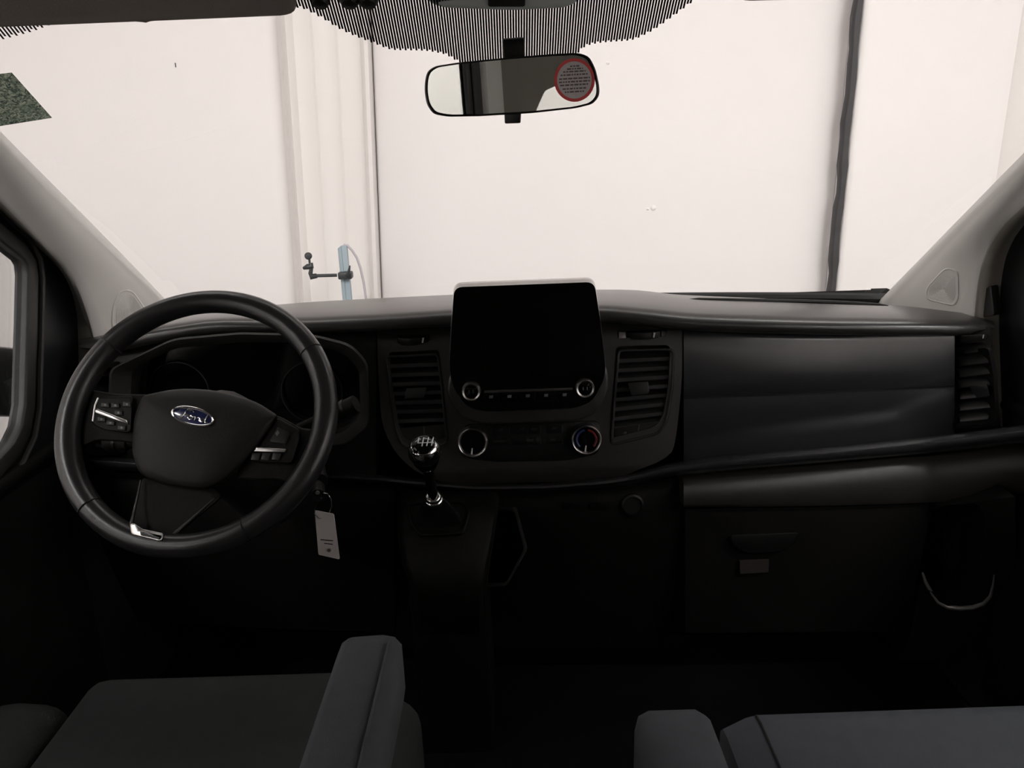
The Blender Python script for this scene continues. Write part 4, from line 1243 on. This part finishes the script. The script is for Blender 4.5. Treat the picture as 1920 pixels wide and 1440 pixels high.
# side pocket to the right of the console
sp = rnd([(932, 945), (968, 948), (990, 1030), (950, 1100), (906, 1102), (916, 1040)], 8)
pk = MB().prism([at(x, y, 1.335 - .10 * max(0, (y - 945) / 155)) for x, y in sp], [at(x, y, 1.362) for x, y in sp]).build('side_pocket', 'console', top=None, bevel=.003)
ip_ = [(948 + (x - 948) * .82, 1030 + (y - 1030) * .88) for x, y in sp]
cut(pk, [MB().prism([at(x, y, 1.15) for x, y in ip_], [at(x, y, 1.352) for x, y in ip_])])
pk.data.transform(ROOTM[GC.name].inverted()); pk.parent = GC

GL = root('gear_lever', 'gear lever with chrome capped black knob standing in a dark boot', 'gear lever', at(812, 985, 1.22))
kc = at(797, 850, 1.115); kb = at(813, 935, 1.195)
axK = (kc - kb).normalized()
R = 32 * 1.12 / F
ku = Vector((1, 0, 0)); ku = (ku - axK * ku.dot(axK)).normalized(); kv = axK.cross(ku)
def kring(rr, h, sq=1.0): return [kc + axK * h + (ku * math.cos(2*math.pi*k/28) * rr + kv * math.sin(2*math.pi*k/28) * rr * sq) for k in range(28)]
MB().rings([kring(R * .45, -.042), kring(R * .62, -.034), kring(R * .86, -.016), kring(R * .98, .002), kring(R * .99, .010), kring(R * .9, .020), kring(R * .7, .0262), kring(R * .4, .029), kring(R * .05, .030)]).build('knob', 'gloss', top=GL, ang=70)
MB().rings([kring(R * 1.0, .0), kring(R * 1.035, .004), kring(R * 1.03, .011), kring(R * .95, .0185), kring(R * .80, .0242), kring(R * .74, .0252)], (False, False)).build('knob_band', 'chrome', top=GL, ang=70)
# shift pattern lines on the cap, facing the driver
def onk(px, py):
    d = Vector(ray(px, py)).normalized(); c = Vector(CAM)
    best = None
    for t_ in np.linspace(.95, 1.35, 260):
        q = c + d * t_
        h = (q - kc).dot(axK); rr = (q - kc - axK * h).length
        lim = lin([-.042, -.034, -.016, .002, .010, .020, .0262, .029, .030], [R*.45, R*.62, R*.86, R*.98, R*.99, R*.9, R*.7, R*.4, 0], h) if -.042 < h < .030 else -1
        if rr < lim: return c + d * (t_ - .0010)
    return c + d * (kc - c).dot(d)
pat = MB()
for i, xx in enumerate((783, 792, 801, 810)):
    pat.tube([onk(xx + 2.5 - k * .7, 821 + k * 3.2 - i * .4) for k in range(6 if i else 4)], .0009, 6)
pat.tube([onk(783 + k * 3, 831 - k * .2) for k in range(10)], .0009, 6)
pat.build('shift_pattern', 'white', top=GL)
MB().tube([kb, kc - axK * .038], .0085, 16).build('shaft', 'gloss', top=GL)
MB().lathe(kb - axK * .004, axK, [(.012, -.006), (.0165, -.003), (.0175, .002), (.015, .006), (.013, .007), (.0145, .010), (.012, .014), (.009, .015)], 28, (True, True)).build('collar', 'chrome', top=GL, ang=60)
# folded leather boot
b0 = kb - axK * .004
bc = at(822, 975, 1.24)
rs = []
for k in range(9):
    u = k / 8
    c_ = b0.lerp(bc, u)
    rx = .013 + .027 * u ** .8; ry = .013 + .020 * u ** .8
    ring = []
    for j in range(24):
        f = 2 * math.pi * j / 24
        wv = 1 + .07 * math.sin(5 * f + 3 * u) * u + .05 * (k % 2)
        ring.append(c_ + Vector((rx * math.cos(f) * wv, -.3 * ry * math.sin(f), ry * math.sin(f) * wv)))
    rs.append(ring)
MB().rings(rs).build('boot', 'leather', top=GL, ang=70)

# ================================================================== seats
def rb(c, s, bv, rot=None, seg=4):
    return MB().box(c, s, rot), bv
def soft(name, c, s, bv, m, top, rot=None, seg=4, parent=None):
    return MB().box(c, s, rot).build(name, m, top=top, parent=parent, bevel=bv, seg=seg, ang=30)

DS = root('driver_seat', 'dark grey cloth driver seat with lowered armrest, behind the wheel', 'seat', (-.46, .45, 0))
fz = .45
xl = atz(165, 1268, fz).x; yf = atz(380, 1252, fz).y
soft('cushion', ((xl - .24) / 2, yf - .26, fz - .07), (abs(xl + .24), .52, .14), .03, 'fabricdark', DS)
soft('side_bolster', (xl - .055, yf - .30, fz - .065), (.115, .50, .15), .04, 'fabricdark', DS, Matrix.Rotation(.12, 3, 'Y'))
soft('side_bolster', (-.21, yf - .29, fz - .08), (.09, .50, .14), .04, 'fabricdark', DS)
soft('seat_base', (-.44, yf - .28, .17), (.42, .42, .30), .02, 'carpet', DS)
soft('backrest', (-.46, .03, .70), (.48, .12, .56), .05, 'fabric', DS, Matrix.Rotation(.30, 3, 'X'))
soft('headrest', (-.46, -.17, .985), (.26, .09, .10), .035, 'fabric', DS, Matrix.Rotation(.3, 3, 'X'))
# armrest
az = .625
fl = atz(628, 1200, az); fr_ = atz(752, 1196, az)
yt = atz(690, 1176, az).y
ax0, ax1 = fl.x + .006, fr_.x
arm_sec = [(ax0 + .004, -.02), (ax0, -.006), (ax0 + .008, 0.0), (ax1 - .022, .002), (ax1 - .008, -.002), (ax1, -.014), (ax1, -.07), (ax1 - .012, -.082), (ax0 + .014, -.082), (ax0 + .002, -.07)]
rs = []
for (y, s, dz) in ((yt + .001, .55, -.006), (yt - .006, .85, -.002), (yt - .018, .97, 0), (yt - .04, 1, 0), (yt - .2, 1, .004), (yt - .5, 1, .012)):
    cx_ = (ax0 + ax1) / 2
    rs.append([(cx_ + (x - cx_) * (s ** .5), y, az - .041 + (z + .041) * s + dz) for x, z in arm_sec])
am = MB().rings(rs).build('armrest', 'fabric', top=DS, ang=70)
MB().tube([(ax1 - .012, y, az + .0015 + d_) for y, d_ in ((yt - .03, 0), (yt - .2, .004), (yt - .5, .012))], .0016, 6).build('armrest_seam', 'fabric', parent=am, top=DS)

PS = root('passenger_seat', 'dark grey cloth passenger bench seat at the lower right', 'seat', (.44, .45, 0))
pz = .45
yf2 = atz(1650, 1318, pz).y
xl2 = atz(1362, 1350, pz).x
# cushion with a bevelled left flank
xr = .80
sec = [(xl2 + .0, -.02), (xl2 + .028, -.004), (xl2 + .042, .0), (xr - .04, .002), (xr, -.02), (xr, -.14), (xl2, -.14)]
rs = []
for (y, dz, s) in ((yf2, -.016, .93), (yf2 - .010, -.004, .98), (yf2 - .03, 0, 1), (yf2 - .3, .0, 1), (yf2 - .5, -.005, 1)):
    rs.append([(x, y, pz + dz + z) for x, z in sec])
cu = MB().rings(rs).build('cushion', 'fabric', top=PS, ang=60)
xs_ = atz(1421, 1345, pz).x
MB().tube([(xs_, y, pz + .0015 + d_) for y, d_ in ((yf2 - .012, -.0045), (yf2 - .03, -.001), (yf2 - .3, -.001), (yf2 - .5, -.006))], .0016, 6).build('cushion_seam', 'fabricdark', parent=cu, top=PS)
# armrest block between the seats
z3 = .54
yf3 = atz(1262, 1314, z3).y
a0, a1 = atz(1192, 1345, z3).x, atz(1342, 1345, z3).x
rs = []
sec = [(a0, -.03), (a0 + .004, -.008), (a0 + .016, 0), (a1 - .016, 0), (a1 - .003, -.010), (a1, -.03), (a1, -.09), (a0, -.09)]
for (y, s, dz) in ((yf3, .6, -.006), (yf3 - .006, .88, -.002), (yf3 - .02, .98, 0), (yf3 - .05, 1, 0), (yf3 - .5, 1, .02)):
    c_ = (a0 + a1) / 2
    rs.append([(c_ + (x - c_) * (s ** .4), y, z3 - .045 + (z + .045) * s + dz) for x, z in sec])
MB().rings(rs).build('armrest', 'fabric', top=PS, ang=70)
soft('seat_base', (.46, yf2 - .28, .16), (.62, .40, .30), .02, 'carpet', PS)
soft('backrest', (.44, .01, .70), (.64, .12, .56), .05, 'fabric', PS, Matrix.Rotation(.30, 3, 'X'))
soft('headrest', (.55, -.19, .985), (.26, .09, .10), .035, 'fabric', PS, Matrix.Rotation(.3, 3, 'X'))
